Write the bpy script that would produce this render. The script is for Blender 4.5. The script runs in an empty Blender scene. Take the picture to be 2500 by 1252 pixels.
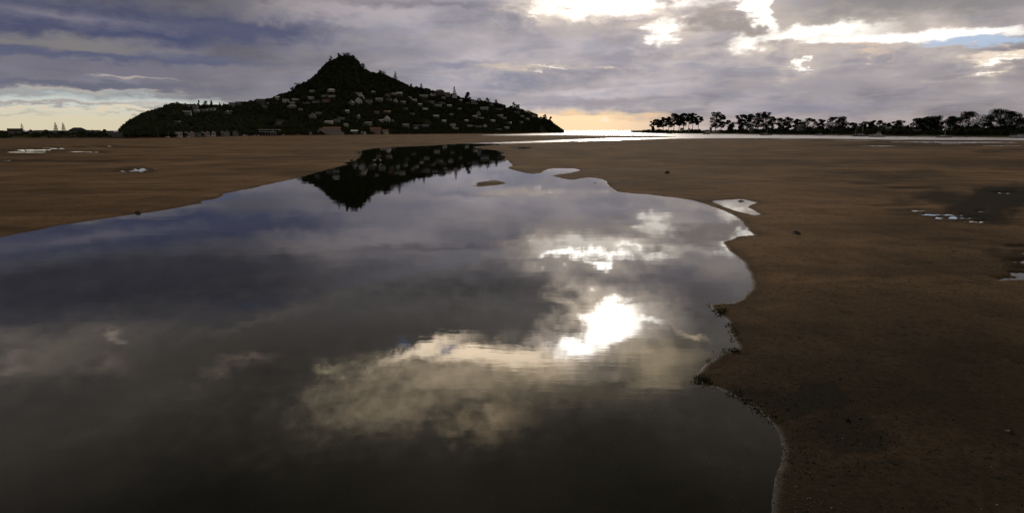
import bpy, math, random
import numpy as np

# ------------------------------------------------------------------ camera, sky, sun, exposure
SC = bpy.context.scene
COL = SC.collection
R = math.radians
CAM_H = 6.0                    # the camera stands about six metres above the water
F = 1500.0                     # focal length, in photo pixels (photo is 2500 wide)
HORIZON = 319.0
PITCH = math.atan((626.0 - HORIZON) / F)
cam_data = bpy.data.cameras.new('camera')
cam_data.sensor_width = 36.0
cam_data.lens = 36.0 * F / 2500.0
cam_data.clip_start = 0.1
cam_data.clip_end = 80000.0
cam = bpy.data.objects.new('camera', cam_data)
COL.objects.link(cam)
cam.location = (0, 0, CAM_H)
cam.rotation_euler = (math.pi / 2 - PITCH, 0, 0)
SC.camera = cam
SC.view_settings.view_transform = 'Standard'
SC.view_settings.look = 'None'
SC.view_settings.exposure = 0.0
SC.view_settings.gamma = 1.0
SC.view_settings.use_curve_mapping = False
SC.cycles.max_bounces = 6
SC.cycles.diffuse_bounces = 1
SC.cycles.glossy_bounces = 3
SC.cycles.adaptive_threshold = 0.035
SC.cycles.transparent_max_bounces = 12
SC.cycles.caustics_reflective = False
SC.cycles.caustics_refractive = False

SUN_AZ, SUN_EL = 8.7, 17.6     # the sun stands behind the brightest gap in the cloud

def pix_dir(x, y):
    cx, cy = (x - 1250.0) / F, (626.0 - y) / F
    c, s = math.cos(PITCH), math.sin(PITCH)
    return (cx, c + cy * s, -s + cy * c)

def az_el(x, y, mirrored=False):
    d = pix_dir(x, y)
    a = math.degrees(math.atan2(d[0], d[1]))
    e = math.degrees(math.atan2(d[2], math.hypot(d[0], d[1])))
    return a, (-e if mirrored else e)

def ground(x, y, z=0.0):
    """point on the level z seen in direction x, y (used to survey the shore lines)"""
    d = pix_dir(x, y)
    t = (z - CAM_H) / d[2]
    return d[0] * t, d[1] * t

def lin(c):
    v = []
    for k in c:
        k = k / 255.0
        v.append(k / 12.92 if k <= 0.04045 else ((k + 0.055) / 1.055) ** 2.4)
    return v

def fresnel(el, n=1.40):
    ci = math.sin(math.radians(max(el, 0.5))); st = math.sqrt(1 - ci * ci) / n; ct = math.sqrt(1 - st * st)
    rs = ((ci - n * ct) / (ci + n * ct)) ** 2; rp = ((n * ci - ct) / (n * ci + ct)) ** 2
    return 0.5 * (rs + rp)

class Nodes:
    """tiny helper to write node trees as expressions"""
    def __init__(self, tree):
        self.t = tree
    def new(self, kind, **kw):
        n = self.t.nodes.new(kind)
        for k, v in kw.items():
            setattr(n, k, v)
        return n
    def put(self, sock, v):
        if isinstance(v, bpy.types.NodeSocket):
            self.t.links.new(v, sock)
        else:
            sock.default_value = v
    def m(self, op, a, b=None, c=None, clamp=False):
        n = self.new('ShaderNodeMath', operation=op, use_clamp=clamp)
        self.put(n.inputs[0], a)
        if b is not None: self.put(n.inputs[1], b)
        if c is not None: self.put(n.inputs[2], c)
        return n.outputs[0]
    def vm(self, op, a, b=None, scale=None):
        n = self.new('ShaderNodeVectorMath', operation=op)
        self.put(n.inputs[0], a)
        if b is not None: self.put(n.inputs[1], b)
        if scale is not None: self.put(n.inputs['Scale'], scale)
        return n.outputs['Value'] if op in ('LENGTH', 'DOT_PRODUCT', 'DISTANCE') else n.outputs[0]
    def xyz(self, x, y, z=0.0):
        n = self.new('ShaderNodeCombineXYZ')
        self.put(n.inputs[0], x); self.put(n.inputs[1], y); self.put(n.inputs[2], z)
        return n.outputs[0]
    def sep(self, v):
        n = self.new('ShaderNodeSeparateXYZ'); self.put(n.inputs[0], v)
        return n.outputs
    def rng(self, v, a, b, c=0.0, d=1.0, kind='SMOOTHSTEP'):
        n = self.new('ShaderNodeMapRange', interpolation_type=kind)
        self.put(n.inputs[0], v)
        for i, q in enumerate((a, b, c, d)): self.put(n.inputs[i + 1], q)
        return n.outputs[0]
    def noise(self, v, scale, detail=4.0, rough=0.5, dist=0.0, dim='3D', lac=2.0):
        n = self.new('ShaderNodeTexNoise', noise_dimensions=dim)
        self.put(n.inputs['Vector'], v)
        n.inputs['Scale'].default_value = scale; n.inputs['Detail'].default_value = detail
        n.inputs['Roughness'].default_value = rough; n.inputs['Distortion'].default_value = dist
        n.inputs['Lacunarity'].default_value = lac
        return n.outputs[0], n.outputs[1]
    def mix(self, f, a, b, blend='MIX'):
        n = self.new('ShaderNodeMix', data_type='RGBA', blend_type=blend)
        self.put(n.inputs[0], f)
        for s, v in ((n.inputs[6], a), (n.inputs[7], b)):
            self.put(s, v if isinstance(v, bpy.types.NodeSocket) else (v[0], v[1], v[2], 1.0))
        return n.outputs[2]

class VNodes(Nodes):
    """colours handled as vectors, which keeps a long chain of nodes light"""
    def mix(self, f, a, b, blend='MIX'):
        n = self.new('ShaderNodeMix', data_type='VECTOR')
        self.put(n.inputs[0], f)
        for s, v in ((n.inputs[4], a), (n.inputs[5], b)):
            self.put(s, v if isinstance(v, bpy.types.NodeSocket) else (v[0], v[1], v[2]))
        return n.outputs[1]

def build_sky():
    world = bpy.data.worlds.new('World')
    SC.world = world
    world.use_nodes = True
    t = world.node_tree
    t.nodes.clear()
    N = VNodes(t)
    out = N.new('ShaderNodeOutputWorld')
    co = N.new('ShaderNodeTexCoord').outputs['Generated']
    d = N.vm('NORMALIZE', co)
    dx, dy, dz = N.sep(d)
    az = N.m('MULTIPLY', N.m('ARCTAN2', dx, dy), 57.29578)
    el = N.m('MULTIPLY', N.m('ARCSINE', dz), 57.29578)
    # coordinates on a flat cloud layer overhead: cloud texture gets foreshortened towards the horizon
    inv = N.m('DIVIDE', 1.0, N.m('ADD', N.m('MAXIMUM', dz, 0.0), 0.14))
    layer = N.xyz(N.m('MULTIPLY', dx, inv), N.m('MULTIPLY', dy, inv), 0.37)
    # coordinates round the horizon for the billows of the nearer cloud edges
    puff = N.xyz(N.m('MULTIPLY', az, 0.09), N.m('MULTIPLY', el, 0.15), 0.0)
    n_big, c_big = N.noise(layer, 1.1, 2.0, 0.5, dim='2D')
    n_mid, c_mid = N.noise(layer, 2.3, 5.0, 0.56, 0.25, dim='2D')
    n_fin, c_fin = N.noise(puff, 6.0, 5.0, 0.58, dim='2D')
    # warped position in degrees: gives every cloud edge its broken outline
    w1 = N.vm('MULTIPLY', N.vm('SUBTRACT', c_mid, (0.5, 0.5, 0.5)), (6.5, 3.6, 0.0))
    w2 = N.vm('MULTIPLY', N.vm('SUBTRACT', c_fin, (0.5, 0.5, 0.5)), (2.6, 2.0, 0.0))
    pos = N.vm('ADD', N.vm('ADD', N.xyz(az, el, 0.0), w1), w2)
    # gentler warp for long streaks
    pos_s = N.vm('ADD', N.xyz(az, el, 0.0), N.vm('SCALE', N.vm('ADD', w1, w2), scale=0.42))
    edge = N.m('ADD', N.m('MULTIPLY_ADD', n_mid, 1.1, -0.55), N.m('MULTIPLY_ADD', n_fin, 0.6, -0.3))

    # clear sky behind the clouds
    sky = N.new('ShaderNodeTexSky', sky_type='NISHITA')
    sky.sun_disc = False
    sky.sun_elevation = R(SUN_EL)
    sky.sun_rotation = R(SUN_AZ)
    sky.air_density = 1.0; sky.dust_density = 1.6; sky.ozone_density = 1.0
    clear = N.vm('SCALE', sky.outputs[0], scale=0.1)

    # cloud sheet: bluish grey on the left, warmer and paler towards the sun and the right
    side = N.rng(az, -38.0, 12.0)
    sheet = N.mix(side, lin((118, 116, 126)), lin((152, 145, 147)))
    sheet = N.mix(N.m('MULTIPLY', N.rng(n_mid, 0.56, 0.38), 0.28), sheet, lin((132, 134, 154)))
    up = N.rng(el, 20.0, 34.0)                      # thick dark cloud overhead
    sheet = N.mix(N.m('MULTIPLY', N.rng(el, 11.0, 21.0), 0.8), sheet, (0.24, 0.212, 0.172))
    sheet = N.mix(N.m('MULTIPLY', up, 0.9), sheet, (0.115, 0.10, 0.075))
    lum = N.m('ADD', N.m('MULTIPLY', n_mid, 0.75), N.m('MULTIPLY', n_big, 0.75))
    lum = N.m('ADD', lum, N.m('MULTIPLY', n_fin, 0.22))
    sheet = N.vm('SCALE', sheet, scale=N.rng(lum, 0.55, 1.2, 0.62, 1.34, 'LINEAR'))
    # glow of the hidden sun through thinner cloud around it
    sd = (math.sin(R(SUN_AZ)) * math.cos(R(SUN_EL)), math.cos(R(SUN_AZ)) * math.cos(R(SUN_EL)), math.sin(R(SUN_EL)))
    ca = N.vm('DOT_PRODUCT', d, sd)
    glow = N.m('POWER', N.rng(ca, 0.80, 1.0, 0.0, 1.0, 'LINEAR'), 2.0)
    sheet = N.mix(N.m('MULTIPLY', glow, 0.75), sheet, N.vm('SCALE', sheet, scale=2.0))

    # thinning towards the horizon, where clear cream coloured air shows below the sheet
    low = N.mix(N.rng(el, 2.6, 0.4), lin((200, 208, 204)), lin((216, 206, 178)))
    low = N.mix(N.rng(az, -22.0, 2.0), low, lin((243, 213, 176)))
    low = N.mix(N.rng(az, 9.0, 22.0), low, lin((190, 166, 158)))
    low = N.mix(0.04, low, clear)
    col = sheet

    n_done = [0]
    edges = {}
    n_src = [pos, pos_s]
    def over(col, px, py, rx, ry, rgb, op=1.0, rot=0.0, soft=0.7, k=0.9, mirrored=False, gain=None, streak=False):
        """one cloud (or one gap) laid over what lies behind it"""
        a0, e0 = az_el(px, py, mirrored)
        a1, _ = az_el(px + rx, py, mirrored)
        _, e1 = az_el(px, py - ry, mirrored)
        ra, re = abs(a1 - a0) * 1.35, abs(e1 - e0) * 1.35
        c = lin(rgb)
        if gain is not None: c = [q * gain for q in c]
        elif mirrored: c = [q / fresnel(e0) for q in c]
        src = pos_s if streak else pos
        n_done[0] += 1
        if n_done[0] % 12 == 0:                                  # keeps the long node chain in order
            ch = N.new('ShaderNodeVectorMath', operation='MULTIPLY_ADD')
            N.put(ch.inputs[0], col); ch.inputs[1].default_value = (1e-9, 1e-9, 1e-9)
            N.put(ch.inputs[2], src)
            src = ch.outputs[0]
            n_src[1 if streak else 0] = src
        src = n_src[1 if streak else 0]
        if rot:
            mp = N.new('ShaderNodeMapping', vector_type='TEXTURE')
            N.put(mp.inputs[0], src)
            mp.inputs[1].default_value = (a0, e0, 0)
            mp.inputs[2].default_value = (0, 0, R(rot if not mirrored else -rot))
            mp.inputs[3].default_value = (ra, re, 1)
            q = mp.outputs[0]
        else:
            ma = N.new('ShaderNodeVectorMath', operation='MULTIPLY_ADD')
            N.put(ma.inputs[0], src)
            ma.inputs[1].default_value = (1 / ra, 1 / re, 0)
            ma.inputs[2].default_value = (-a0 / ra, -e0 / re, 0)
            q = ma.outputs[0]
        k = round(k * 5) / 5
        if k not in edges:
            edges[k] = N.m('MULTIPLY_ADD', edge, k, 1.0)
        v = N.m('SUBTRACT', edges[k], N.vm('LENGTH', q))
        msk = N.rng(v, 0.0, soft, 0.0, op)
        return N.mix(msk, col, c)

    W = (255, 250, 240)
    # x, y, rx, ry in the photo's pixels, colour as seen; mirrored: seen only as a reflection in the pool
    D = [
     # dark bands, upper left
     dict(a=(300, 55, 520, 60), c=(68, 75, 106), op=1., soft=.8, streak=True),
     dict(a=(620, 70, 300, 45), c=(80, 85, 112), op=.9, soft=.9),
     dict(a=(40, 62, 190, 22), c=(76, 80, 106), op=.9, soft=.8, streak=True),
     dict(a=(150, 105, 330, 22), c=(134, 129, 126), op=.7, soft=.9, streak=True),
     dict(a=(230, 141, 460, 13), c=(90, 95, 120), op=.9, soft=.7, streak=True),
     dict(a=(480, 141, 150, 16), c=(94, 99, 124), op=.8, soft=.8, streak=True),
     dict(a=(300, 172, 420, 16), c=(120, 116, 130), op=.8, soft=.9, streak=True),
     dict(a=(180, 206, 330, 11), c=(102, 104, 122), op=.85, soft=.8, streak=True),
     dict(a=(330, 187, 120, 4), c=(188, 176, 168), op=.7, soft=.9, streak=True),
     dict(a=(200, 222, 260, 6), c=(190, 178, 165), op=.65, soft=.9, streak=True),
     dict(a=(150, 234, 300, 8), c=(106, 107, 122), op=.85, soft=.8, streak=True),
     dict(a=(300, 247, 240, 5), c=(140, 132, 140), op=.8, soft=.8, streak=True),
     # centre
     dict(a=(850, 40, 190, 34), c=(150, 143, 150), op=.5, soft=.9),
     dict(a=(1000, 12, 320, 12), c=(98, 96, 112), op=.7, soft=.9, streak=True),
     dict(a=(1150, 105, 220, 30), c=(150, 144, 152), op=.5, soft=.9),
     dict(a=(960, 128, 170, 18), c=(134, 131, 146), op=.6, soft=.9, streak=True),
     dict(a=(1130, 162, 130, 12), c=(132, 132, 150), op=.7, soft=.8, streak=True),
     dict(a=(1270, 203, 170, 26), c=(128, 131, 150), op=.75, soft=.8),
     dict(a=(1500, 75, 230, 34), c=(172, 160, 154), op=.6, soft=.9),
     dict(a=(1600, 138, 240, 14), c=(138, 134, 146), op=.6, soft=.9, streak=True),
     dict(a=(1300, 164, 150, 9), c=(216, 200, 182), op=.8, soft=.9, streak=True),
     dict(a=(1335, 167, 34, 5), c=W, op=.9, soft=.7, k=.5),
     dict(a=(1475, 165, 34, 4), c=(240, 222, 200), op=.8, soft=.8, k=.6),
     dict(a=(1420, 210, 130, 12), c=(168, 160, 160), op=.6, soft=.9, streak=True),
     dict(a=(1480, 250, 280, 14), c=(146, 140, 148), op=.7, soft=.9, streak=True),
     # right: long grey sheet under the bright gap
     dict(a=(2050, 180, 420, 60), c=(156, 149, 152), op=.75, soft=.9),
     dict(a=(1970, 262, 200, 22), c=(136, 134, 152), op=.7, soft=1., streak=True),
     dict(a=(2330, 240, 260, 30), c=(160, 151, 151), op=.6, soft=1.),
     dict(a=(1880, 222, 260, 20), c=(150, 145, 154), op=.6, soft=1., streak=True),
     # top right cloud above the gap
     dict(a=(2210, 8, 420, 62), c=(140, 137, 138), op=.95, soft=.5, k=.8),
     dict(a=(2080, 45, 120, 30), c=(143, 139, 140), op=.9, soft=.6),
     # bright gaps
     dict(a=(1560, 6, 210, 22), c=W, gain=1.35, op=1., soft=.7, k=1.0),
     dict(a=(1400, 6, 90, 12), c=W, gain=1.3, op=1., soft=.4, k=.9),
     dict(a=(1318, 24, 20, 9), c=W, gain=1.6, op=1., soft=.6, k=.7),
     dict(a=(1308, 42, 18, 7), c=W, gain=1.1, op=.9, soft=.7, k=.7),
     dict(a=(1632, 86, 58, 24), c=W, gain=1.7, op=1., soft=.5, k=.7, rot=14),
     dict(a=(1632, 86, 80, 34), c=(226, 206, 186), op=.5, soft=1.),
     dict(a=(1845, 30, 80, 26), c=W, gain=1.7, op=1., soft=.5, k=.8, rot=-40),
     dict(a=(1980, 88, 190, 26), c=W, gain=1.6, op=1., soft=.6, k=.6),
     dict(a=(2250, 90, 300, 14), c=(250, 244, 238), gain=1.25, op=1., soft=.55, k=.8, streak=True),
     dict(a=(2400, 100, 170, 11), c=(180, 198, 222), op=.9, soft=.6, k=.5, streak=True),
     dict(a=(2460, 140, 66, 30), c=(252, 232, 210), op=.95, soft=.5, k=.8, rot=12),
     dict(a=(2440, 158, 50, 9), c=W, gain=1.2, op=.9, soft=.5, k=.7),
     dict(a=(2110, 122, 56, 14), c=(224, 198, 178), op=.8, soft=.7, k=.9, rot=-20),
     dict(a=(1950, 159, 24, 7), c=W, gain=1.2, op=1., soft=.5, k=.9),
     dict(a=(1740, 40, 60, 40), c=(168, 156, 150), op=.85, soft=.6, k=.9),
     dict(a=(1800, 66, 90, 24), c=(158, 148, 144), op=.85, soft=.6, k=.9),
     # higher sky, above the picture, known from the pool
     dict(a=(480, 690, 640, 85), c=(44, 43, 47), op=1., soft=.9, m=1),
     dict(a=(300, 640, 620, 60), c=(38, 38, 44), op=1., soft=.9, m=1, streak=True),
     dict(a=(300, 700, 700, 70), c=(38, 38, 45), op=1., soft=.9, m=1),
     dict(a=(620, 722, 110, 22), c=(44, 48, 68), op=.8, soft=1., m=1),
     dict(a=(130, 760, 300, 30), c=(50, 49, 52), op=.7, soft=1., m=1, streak=True),
     dict(a=(250, 575, 380, 22), c=(104, 99, 104), op=.75, soft=1., m=1, streak=True),
     dict(a=(900, 590, 280, 40), c=(124, 117, 118), op=.8, soft=1., m=1),
     dict(a=(815, 632, 80, 52), c=(106, 99, 100), op=.9, soft=1., m=1, k=.6),
     dict(a=(1190, 700, 420, 75), c=(44, 43, 43), op=1., soft=.85, m=1),
     dict(a=(1050, 800, 380, 60), c=(47, 46, 45), op=.95, soft=.9, m=1),
     dict(a=(1700, 700, 140, 42), c=(80, 74, 76), op=.8, soft=.9, m=1),
     dict(a=(620, 775, 330, 16), c=(82, 77, 73), op=.8, soft=1., m=1, rot=9),
     dict(a=(520, 850, 240, 60), c=(56, 52, 46), op=.8, soft=1., m=1),
     dict(a=(130, 870, 280, 90), c=(98, 90, 81), op=.95, soft=1., m=1),
     dict(a=(300, 828, 32, 20), c=(132, 120, 110), op=.85, soft=1., m=1, k=.7),
     dict(a=(40, 885, 50, 20), c=(118, 104, 98), op=.8, soft=1., m=1, k=.7),
     dict(a=(260, 905, 70, 30), c=(104, 92, 84), op=.8, soft=1., m=1, k=.9),
     dict(a=(590, 890, 90, 24), c=(108, 94, 84), op=.85, soft=1., m=1),
     dict(a=(1080, 965, 560, 130), c=(88, 80, 66), op=.85, soft=1.3, m=1, k=.8),
     dict(a=(1120, 935, 350, 80), c=(158, 142, 118), op=.9, soft=1.0, m=1, k=1.1),
     dict(a=(1010, 870, 150, 24), c=(222, 202, 176), op=.95, soft=.5, m=1, k=.8, rot=14),
     dict(a=(1250, 872, 190, 26), c=(228, 206, 178), op=.95, soft=.5, m=1, k=.8),
     dict(a=(775, 925, 46, 18), c=(150, 138, 112), op=.8, soft=.9, m=1, k=.6),
     dict(a=(975, 846, 26, 12), c=(62, 78, 112), op=.7, soft=.6, m=1, k=.7),
     dict(a=(1100, 858, 30, 9), c=(70, 84, 116), op=.7, soft=.6, m=1, k=.7),
     dict(a=(1200, 1020, 110, 60), c=(140, 124, 100), op=.85, soft=.9, m=1, k=1.),
     dict(a=(1560, 860, 160, 50), c=(186, 168, 138), op=.85, soft=1., m=1, k=1.),
     dict(a=(900, 905, 170, 36), c=(140, 128, 106), op=.8, soft=.9, m=1, k=1.),
     dict(a=(1340, 905, 120, 50), c=(190, 170, 140), op=.85, soft=.9, m=1, k=1.),
     dict(a=(1600, 900, 120, 60), c=(158, 142, 116), op=.85, soft=1., m=1, k=1.),
     dict(a=(1430, 955, 170, 55), c=(72, 66, 56), op=.95, soft=.7, m=1, k=.9),
     dict(a=(1460, 800, 130, 80), c=(244, 224, 192), op=.85, soft=.9, m=1, k=.9),
     dict(a=(1468, 802, 92, 40), c=W, op=1., soft=.4, m=1, gain=14., k=1.0, rot=24),
     dict(a=(1400, 850, 50, 20), c=W, op=1., soft=.5, m=1, gain=9., k=.8),
     dict(a=(1560, 775, 60, 12), c=W, op=.9, soft=.6, m=1, gain=6., k=.8),
     dict(a=(1680, 812, 60, 9), c=(200, 180, 150), op=.8, soft=.8, m=1, k=.6, rot=-14),
     dict(a=(1445, 628, 84, 10), c=W, op=1., soft=.4, m=1, gain=5., k=.9),
     dict(a=(1560, 612, 60, 7), c=W, op=.9, soft=.6, m=1, gain=3., k=.9),
    ]
    L = [
        dict(a=(120, 252, 330, 5), c=(150, 143, 146), op=.85, soft=.8, streak=True),
        dict(a=(420, 262, 200, 4), c=(158, 148, 146), op=.8, soft=.8, streak=True),
        dict(a=(40, 276, 110, 4), c=(186, 172, 156), op=.7, soft=.9, streak=True),
        dict(a=(200, 287, 150, 3), c=(224, 206, 176), op=.7, soft=.9, streak=True),
        dict(a=(60, 262, 120, 5), c=(222, 206, 180), op=.9, soft=.8, streak=True),
        dict(a=(300, 268, 160, 5), c=(226, 208, 180), op=.9, soft=.8, streak=True),
        dict(a=(250, 252, 260, 4), c=(190, 180, 170), op=.8, soft=.8, streak=True),
        dict(a=(330, 276, 90, 4), c=(160, 146, 140), op=.8, soft=.8, streak=True),
        dict(a=(1400, 278, 90, 4), c=(246, 206, 158), op=.7, soft=.9, streak=True),
        dict(a=(1472, 295, 12, 3), c=(255, 240, 214), op=.9, soft=.7, streak=True),
        dict(a=(1560, 290, 90, 4), c=(236, 196, 158), op=.6, soft=.9, streak=True)]
    def lay(col, items):
        for q in items:
            x, y, rx, ry = q['a']
            mir = bool(q.get('m', 0))
            if 'gain' in q:                # light bleeding through the thinner cloud round a gap
                col = over(col, x, y, rx * 1.7 + 40, ry * 2.0 + 26, (232, 216, 200), .5 if mir else .75, q.get('rot', 0.), 1.5, .8, mir, None, q.get('streak', False))
            col = over(col, x, y, rx, ry, q['c'], q.get('op', 1.), q.get('rot', 0.), q.get('soft', .7) * (1.7 if mir else 1.1 if q.get('streak') else 1.5), q.get('k', .9), mir, q.get('gain'), q.get('streak', False))
        return col
    def span(q):
        x, y, rx, ry = q['a']
        e0 = az_el(x, y, bool(q.get('m')))[1]; e1 = az_el(x, y - ry, bool(q.get('m')))[1]
        h = abs(e1 - e0) * 3.0 + 3.0
        return e0 - h, e0 + h
    SPLIT = 13.0
    # the same sky in two halves, each holding the clouds that reach into it, to keep the node chains short
    n_src = [pos, pos_s]
    col_low = lay(sheet, [q for q in D if span(q)[0] < SPLIT])
    # clear air below the cloud sheet: deep on the left, shallow in the harbour mouth, faint on the right
    wx, wy, _ = N.sep(pos_s)
    top = N.m('MULTIPLY', N.rng(wx, -33.0, -14.0, 2.5, 1.5), N.rng(wx, 4.0, 22.0, 1.0, 0.6))
    lowmask = N.rng(N.m('SUBTRACT', N.m('MULTIPLY_ADD', edge, 0.35, wy), top), 0.75, -0.45)
    col_low = N.mix(N.m('MULTIPLY', lowmask, N.rng(wx, 7.0, 19.0, 1.0, 0.22)), col_low, low)
    col_low = lay(col_low, L)
    n_src = [pos, pos_s]
    col_high = lay(sheet, [q for q in D if span(q)[1] > SPLIT])
    bgs = []
    for c in (col_low, col_high, sheet):
        bg = N.new('ShaderNodeBackground'); N.put(bg.inputs[0], c); bg.inputs[1].default_value = 1.0
        bgs.append(bg.outputs[0])
    def pick(fac, a, b):
        mx = N.new('ShaderNodeMixShader'); N.put(mx.inputs[0], fac)
        t.links.new(a, mx.inputs[1]); t.links.new(b, mx.inputs[2])
        return mx.outputs[0]
    half = pick(N.m('GREATER_THAN', el, SPLIT), bgs[0], bgs[1])
    # behind and overhead nothing but the cloud sheet
    away = N.m('MAXIMUM', N.m('GREATER_THAN', N.m('ABSOLUTE', az), 80.0), N.m('GREATER_THAN', el, 50.0))
    t.links.new(pick(away, half, bgs[2]), out.inputs[0])
    world.cycles.sampling_method = 'MANUAL'
    world.cycles.sample_map_resolution = 512

build_sky()

sun_data = bpy.data.lights.new('sun', 'SUN')
sun_data.energy = 0.5
sun_data.angle = R(2.0)
sun_data.color = (1.0, 0.9, 0.76)
sun = bpy.data.objects.new('sun', sun_data)
COL.objects.link(sun)
sun.rotation_euler = (R(90 - SUN_EL), 0, R(180 - SUN_AZ))

# ------------------------------------------------------------------ helpers
rnd = random.Random(7)
PXR = F / math.cos(PITCH) ** 2           # photo pixels per radian of depression near the horizon

def dist_of(y):
    """distance along the water of a shore seen at photo row y"""
    return CAM_H * PXR / (y - HORIZON)

def at_px(px, dist, z=0.0):
    """point of level z at a given distance in the direction of photo column px (near the horizon)"""
    d = pix_dir(px, HORIZON)
    k = dist / d[1]                            # distances are measured straight ahead, not along the bearing
    return d[0] * k, d[1] * k, z

def px_of(x, y, z):
    c, s = math.cos(PITCH), math.sin(PITCH)
    zz = z - CAM_H
    f = y * c - zz * s
    return 1250 + F * x / f, 626 - F * (y * s + zz * c) / f

def vnoise(x, y, seed=0):
    """smooth value noise, arrays in, about -1..1 out"""
    x = np.asarray(x, float); y = np.asarray(y, float)
    xi = np.floor(x).astype(np.int64); yi = np.floor(y).astype(np.int64)
    fx = x - xi; fy = y - yi
    fx = fx * fx * (3 - 2 * fx); fy = fy * fy * (3 - 2 * fy)
    def h(a, b):
        n = (a * 374761393 + b * 668265263 + seed * 1274126177) & 0xffffffff
        n = ((n ^ (n >> 13)) * 1103515245) & 0xffffffff
        return ((n ^ (n >> 16)) & 0xffff) / 32767.5 - 1.0
    return (h(xi, yi) * (1 - fx) + h(xi + 1, yi) * fx) * (1 - fy) + (h(xi, yi + 1) * (1 - fx) + h(xi + 1, yi + 1) * fx) * fy

def fbm(x, y, seed=0, octaves=4, rough=0.5):
    v = 0.0; a = 1.0; f = 1.0; tot = 0.0
    for o in range(octaves):
        v = v + a * vnoise(np.asarray(x) * f + 17.3 * o, np.asarray(y) * f - 9.1 * o, seed + o)
        tot += a; a *= rough; f *= 2.03
    return v / tot

def smooth(a, b, x):
    t = np.clip((np.asarray(x, float) - a) / (b - a), 0, 1)
    return t * t * (3 - 2 * t)

def mesh_np(name, verts, faces):
    """verts (n,3), faces (m,k) with k = 3 or 4"""
    verts = np.asarray(verts, np.float32); faces = np.asarray(faces, np.int32)
    me = bpy.data.meshes.new(name)
    m, k = faces.shape
    me.vertices.add(len(verts)); me.vertices.foreach_set('co', verts.ravel())
    me.loops.add(m * k); me.loops.foreach_set('vertex_index', faces.ravel())
    me.polygons.add(m); me.polygons.foreach_set('loop_start', np.arange(0, m * k, k, dtype=np.int32))
    me.update(calc_edges=True)
    return me

def link(name, me, mat=None, parent=None, loc=None, rotz=None):
    o = bpy.data.objects.new(name, me)
    COL.objects.link(o)
    if mat is not None and me is not None and not me.materials:
        me.materials.append(mat)
    if parent is not None: o.parent = parent
    if loc is not None: o.location = loc
    if rotz is not None: o.rotation_euler = (0, 0, rotz)
    return o

def tag(o, label=None, cat=None, group=None, kind=None):
    if label: o['label'] = label
    if cat: o['category'] = cat
    if group: o['group'] = group
    if kind: o['kind'] = kind
    return o

def thing(name, label, cat, loc=(0, 0, 0), rotz=0.0, group=None):
    o = bpy.data.objects.new(name, None)
    o.empty_display_size = 0.5
    COL.objects.link(o)
    o.location = loc; o.rotation_euler = (0, 0, rotz)
    return tag(o, label, cat, group)

class MB:
    """collects simple shapes into one mesh"""
    def __init__(self):
        self.v = []; self.f = []
    def add(self, v, f):
        n = len(self.v)
        self.v += [tuple(p) for p in v]
        self.f += [tuple(i + n for i in q) for q in f]
        return self
    def box(self, x0, x1, y0, y1, z0, z1):
        v = [(x, y, z) for z in (z0, z1) for y in (y0, y1) for x in (x0, x1)]
        return self.add(v, [(0, 2, 3, 1), (4, 5, 7, 6), (0, 1, 5, 4), (2, 6, 7, 3), (0, 4, 6, 2), (1, 3, 7, 5)])
    def tube(self, pts, radii, n=6, cap=True):
        rings = []
        pts = [np.array(p, float) for p in pts]
        for i, p in enumerate(pts):
            d = pts[min(i + 1, len(pts) - 1)] - pts[max(i - 1, 0)]
            d = d / (np.linalg.norm(d) + 1e-9)
            a = np.array((0, 0, 1.0)) if abs(d[2]) < 0.9 else np.array((1.0, 0, 0))
            u = np.cross(d, a); u /= np.linalg.norm(u); w = np.cross(d, u)
            r = radii[i] if hasattr(radii, '__len__') else radii
            rings.append([p + r * (math.cos(2 * math.pi * k / n) * u + math.sin(2 * math.pi * k / n) * w) for k in range(n)])
        v = [q for r_ in rings for q in r_]
        f = []
        for i in range(len(pts) - 1):
            for k in range(n):
                a, b = i * n + k, i * n + (k + 1) % n
                f.append((a, b, b + n, a + n))
        if cap:
            f.append(tuple(range(n - 1, -1, -1))); f.append(tuple((len(pts) - 1) * n + k for k in range(n)))
        return self.add(v, f)
    def prism(self, prof, y0, y1, axis='y'):
        """closed profile in x,z pushed from y0 to y1"""
        n = len(prof)
        if axis == 'y':
            v = [(a, y0, b) for a, b in prof] + [(a, y1, b) for a, b in prof]
        else:
            v = [(y0, a, b) for a, b in prof] + [(y1, a, b) for a, b in prof]
        f = [tuple(range(n)), tuple(range(2 * n - 1, n - 1, -1))]
        for i in range(n):
            j = (i + 1) % n
            f.append((i, i + n, j + n, j))
        return self.add(v, f)
    def build(self, name, mat, parent=None, loc=None):
        me = bpy.data.meshes.new(name)
        me.from_pydata(self.v, [], self.f)
        me.update()
        return link(name, me, mat, parent, loc)

# ------------------------------------------------------------------ materials
MATS = {}
def mat(name, col, rough=0.6, metal=0.0, spec=0.5, var=0.12, scale=0.6, bump=0.0):
    """plain painted / built surface with a little procedural wear"""
    if name in MATS: return MATS[name]
    m = bpy.data.materials.new(name); m.use_nodes = True
    t = m.node_tree; N = Nodes(t); b = t.nodes['Principled BSDF']
    co = N.new('ShaderNodeTexCoord').outputs['Object']
    f, _ = N.noise(co, scale, 4.0, 0.6)
    dark = [c * (1 - var) for c in col]; lite = [min(1, c * (1 + var)) for c in col]
    N.put(b.inputs['Base Color'], N.mix(N.rng(f, 0.3, 0.7), dark, lite))
    b.inputs['Roughness'].default_value = rough
    b.inputs['Metallic'].default_value = metal
    b.inputs['Specular IOR Level'].default_value = spec
    MATS[name] = m
    return m

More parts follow.
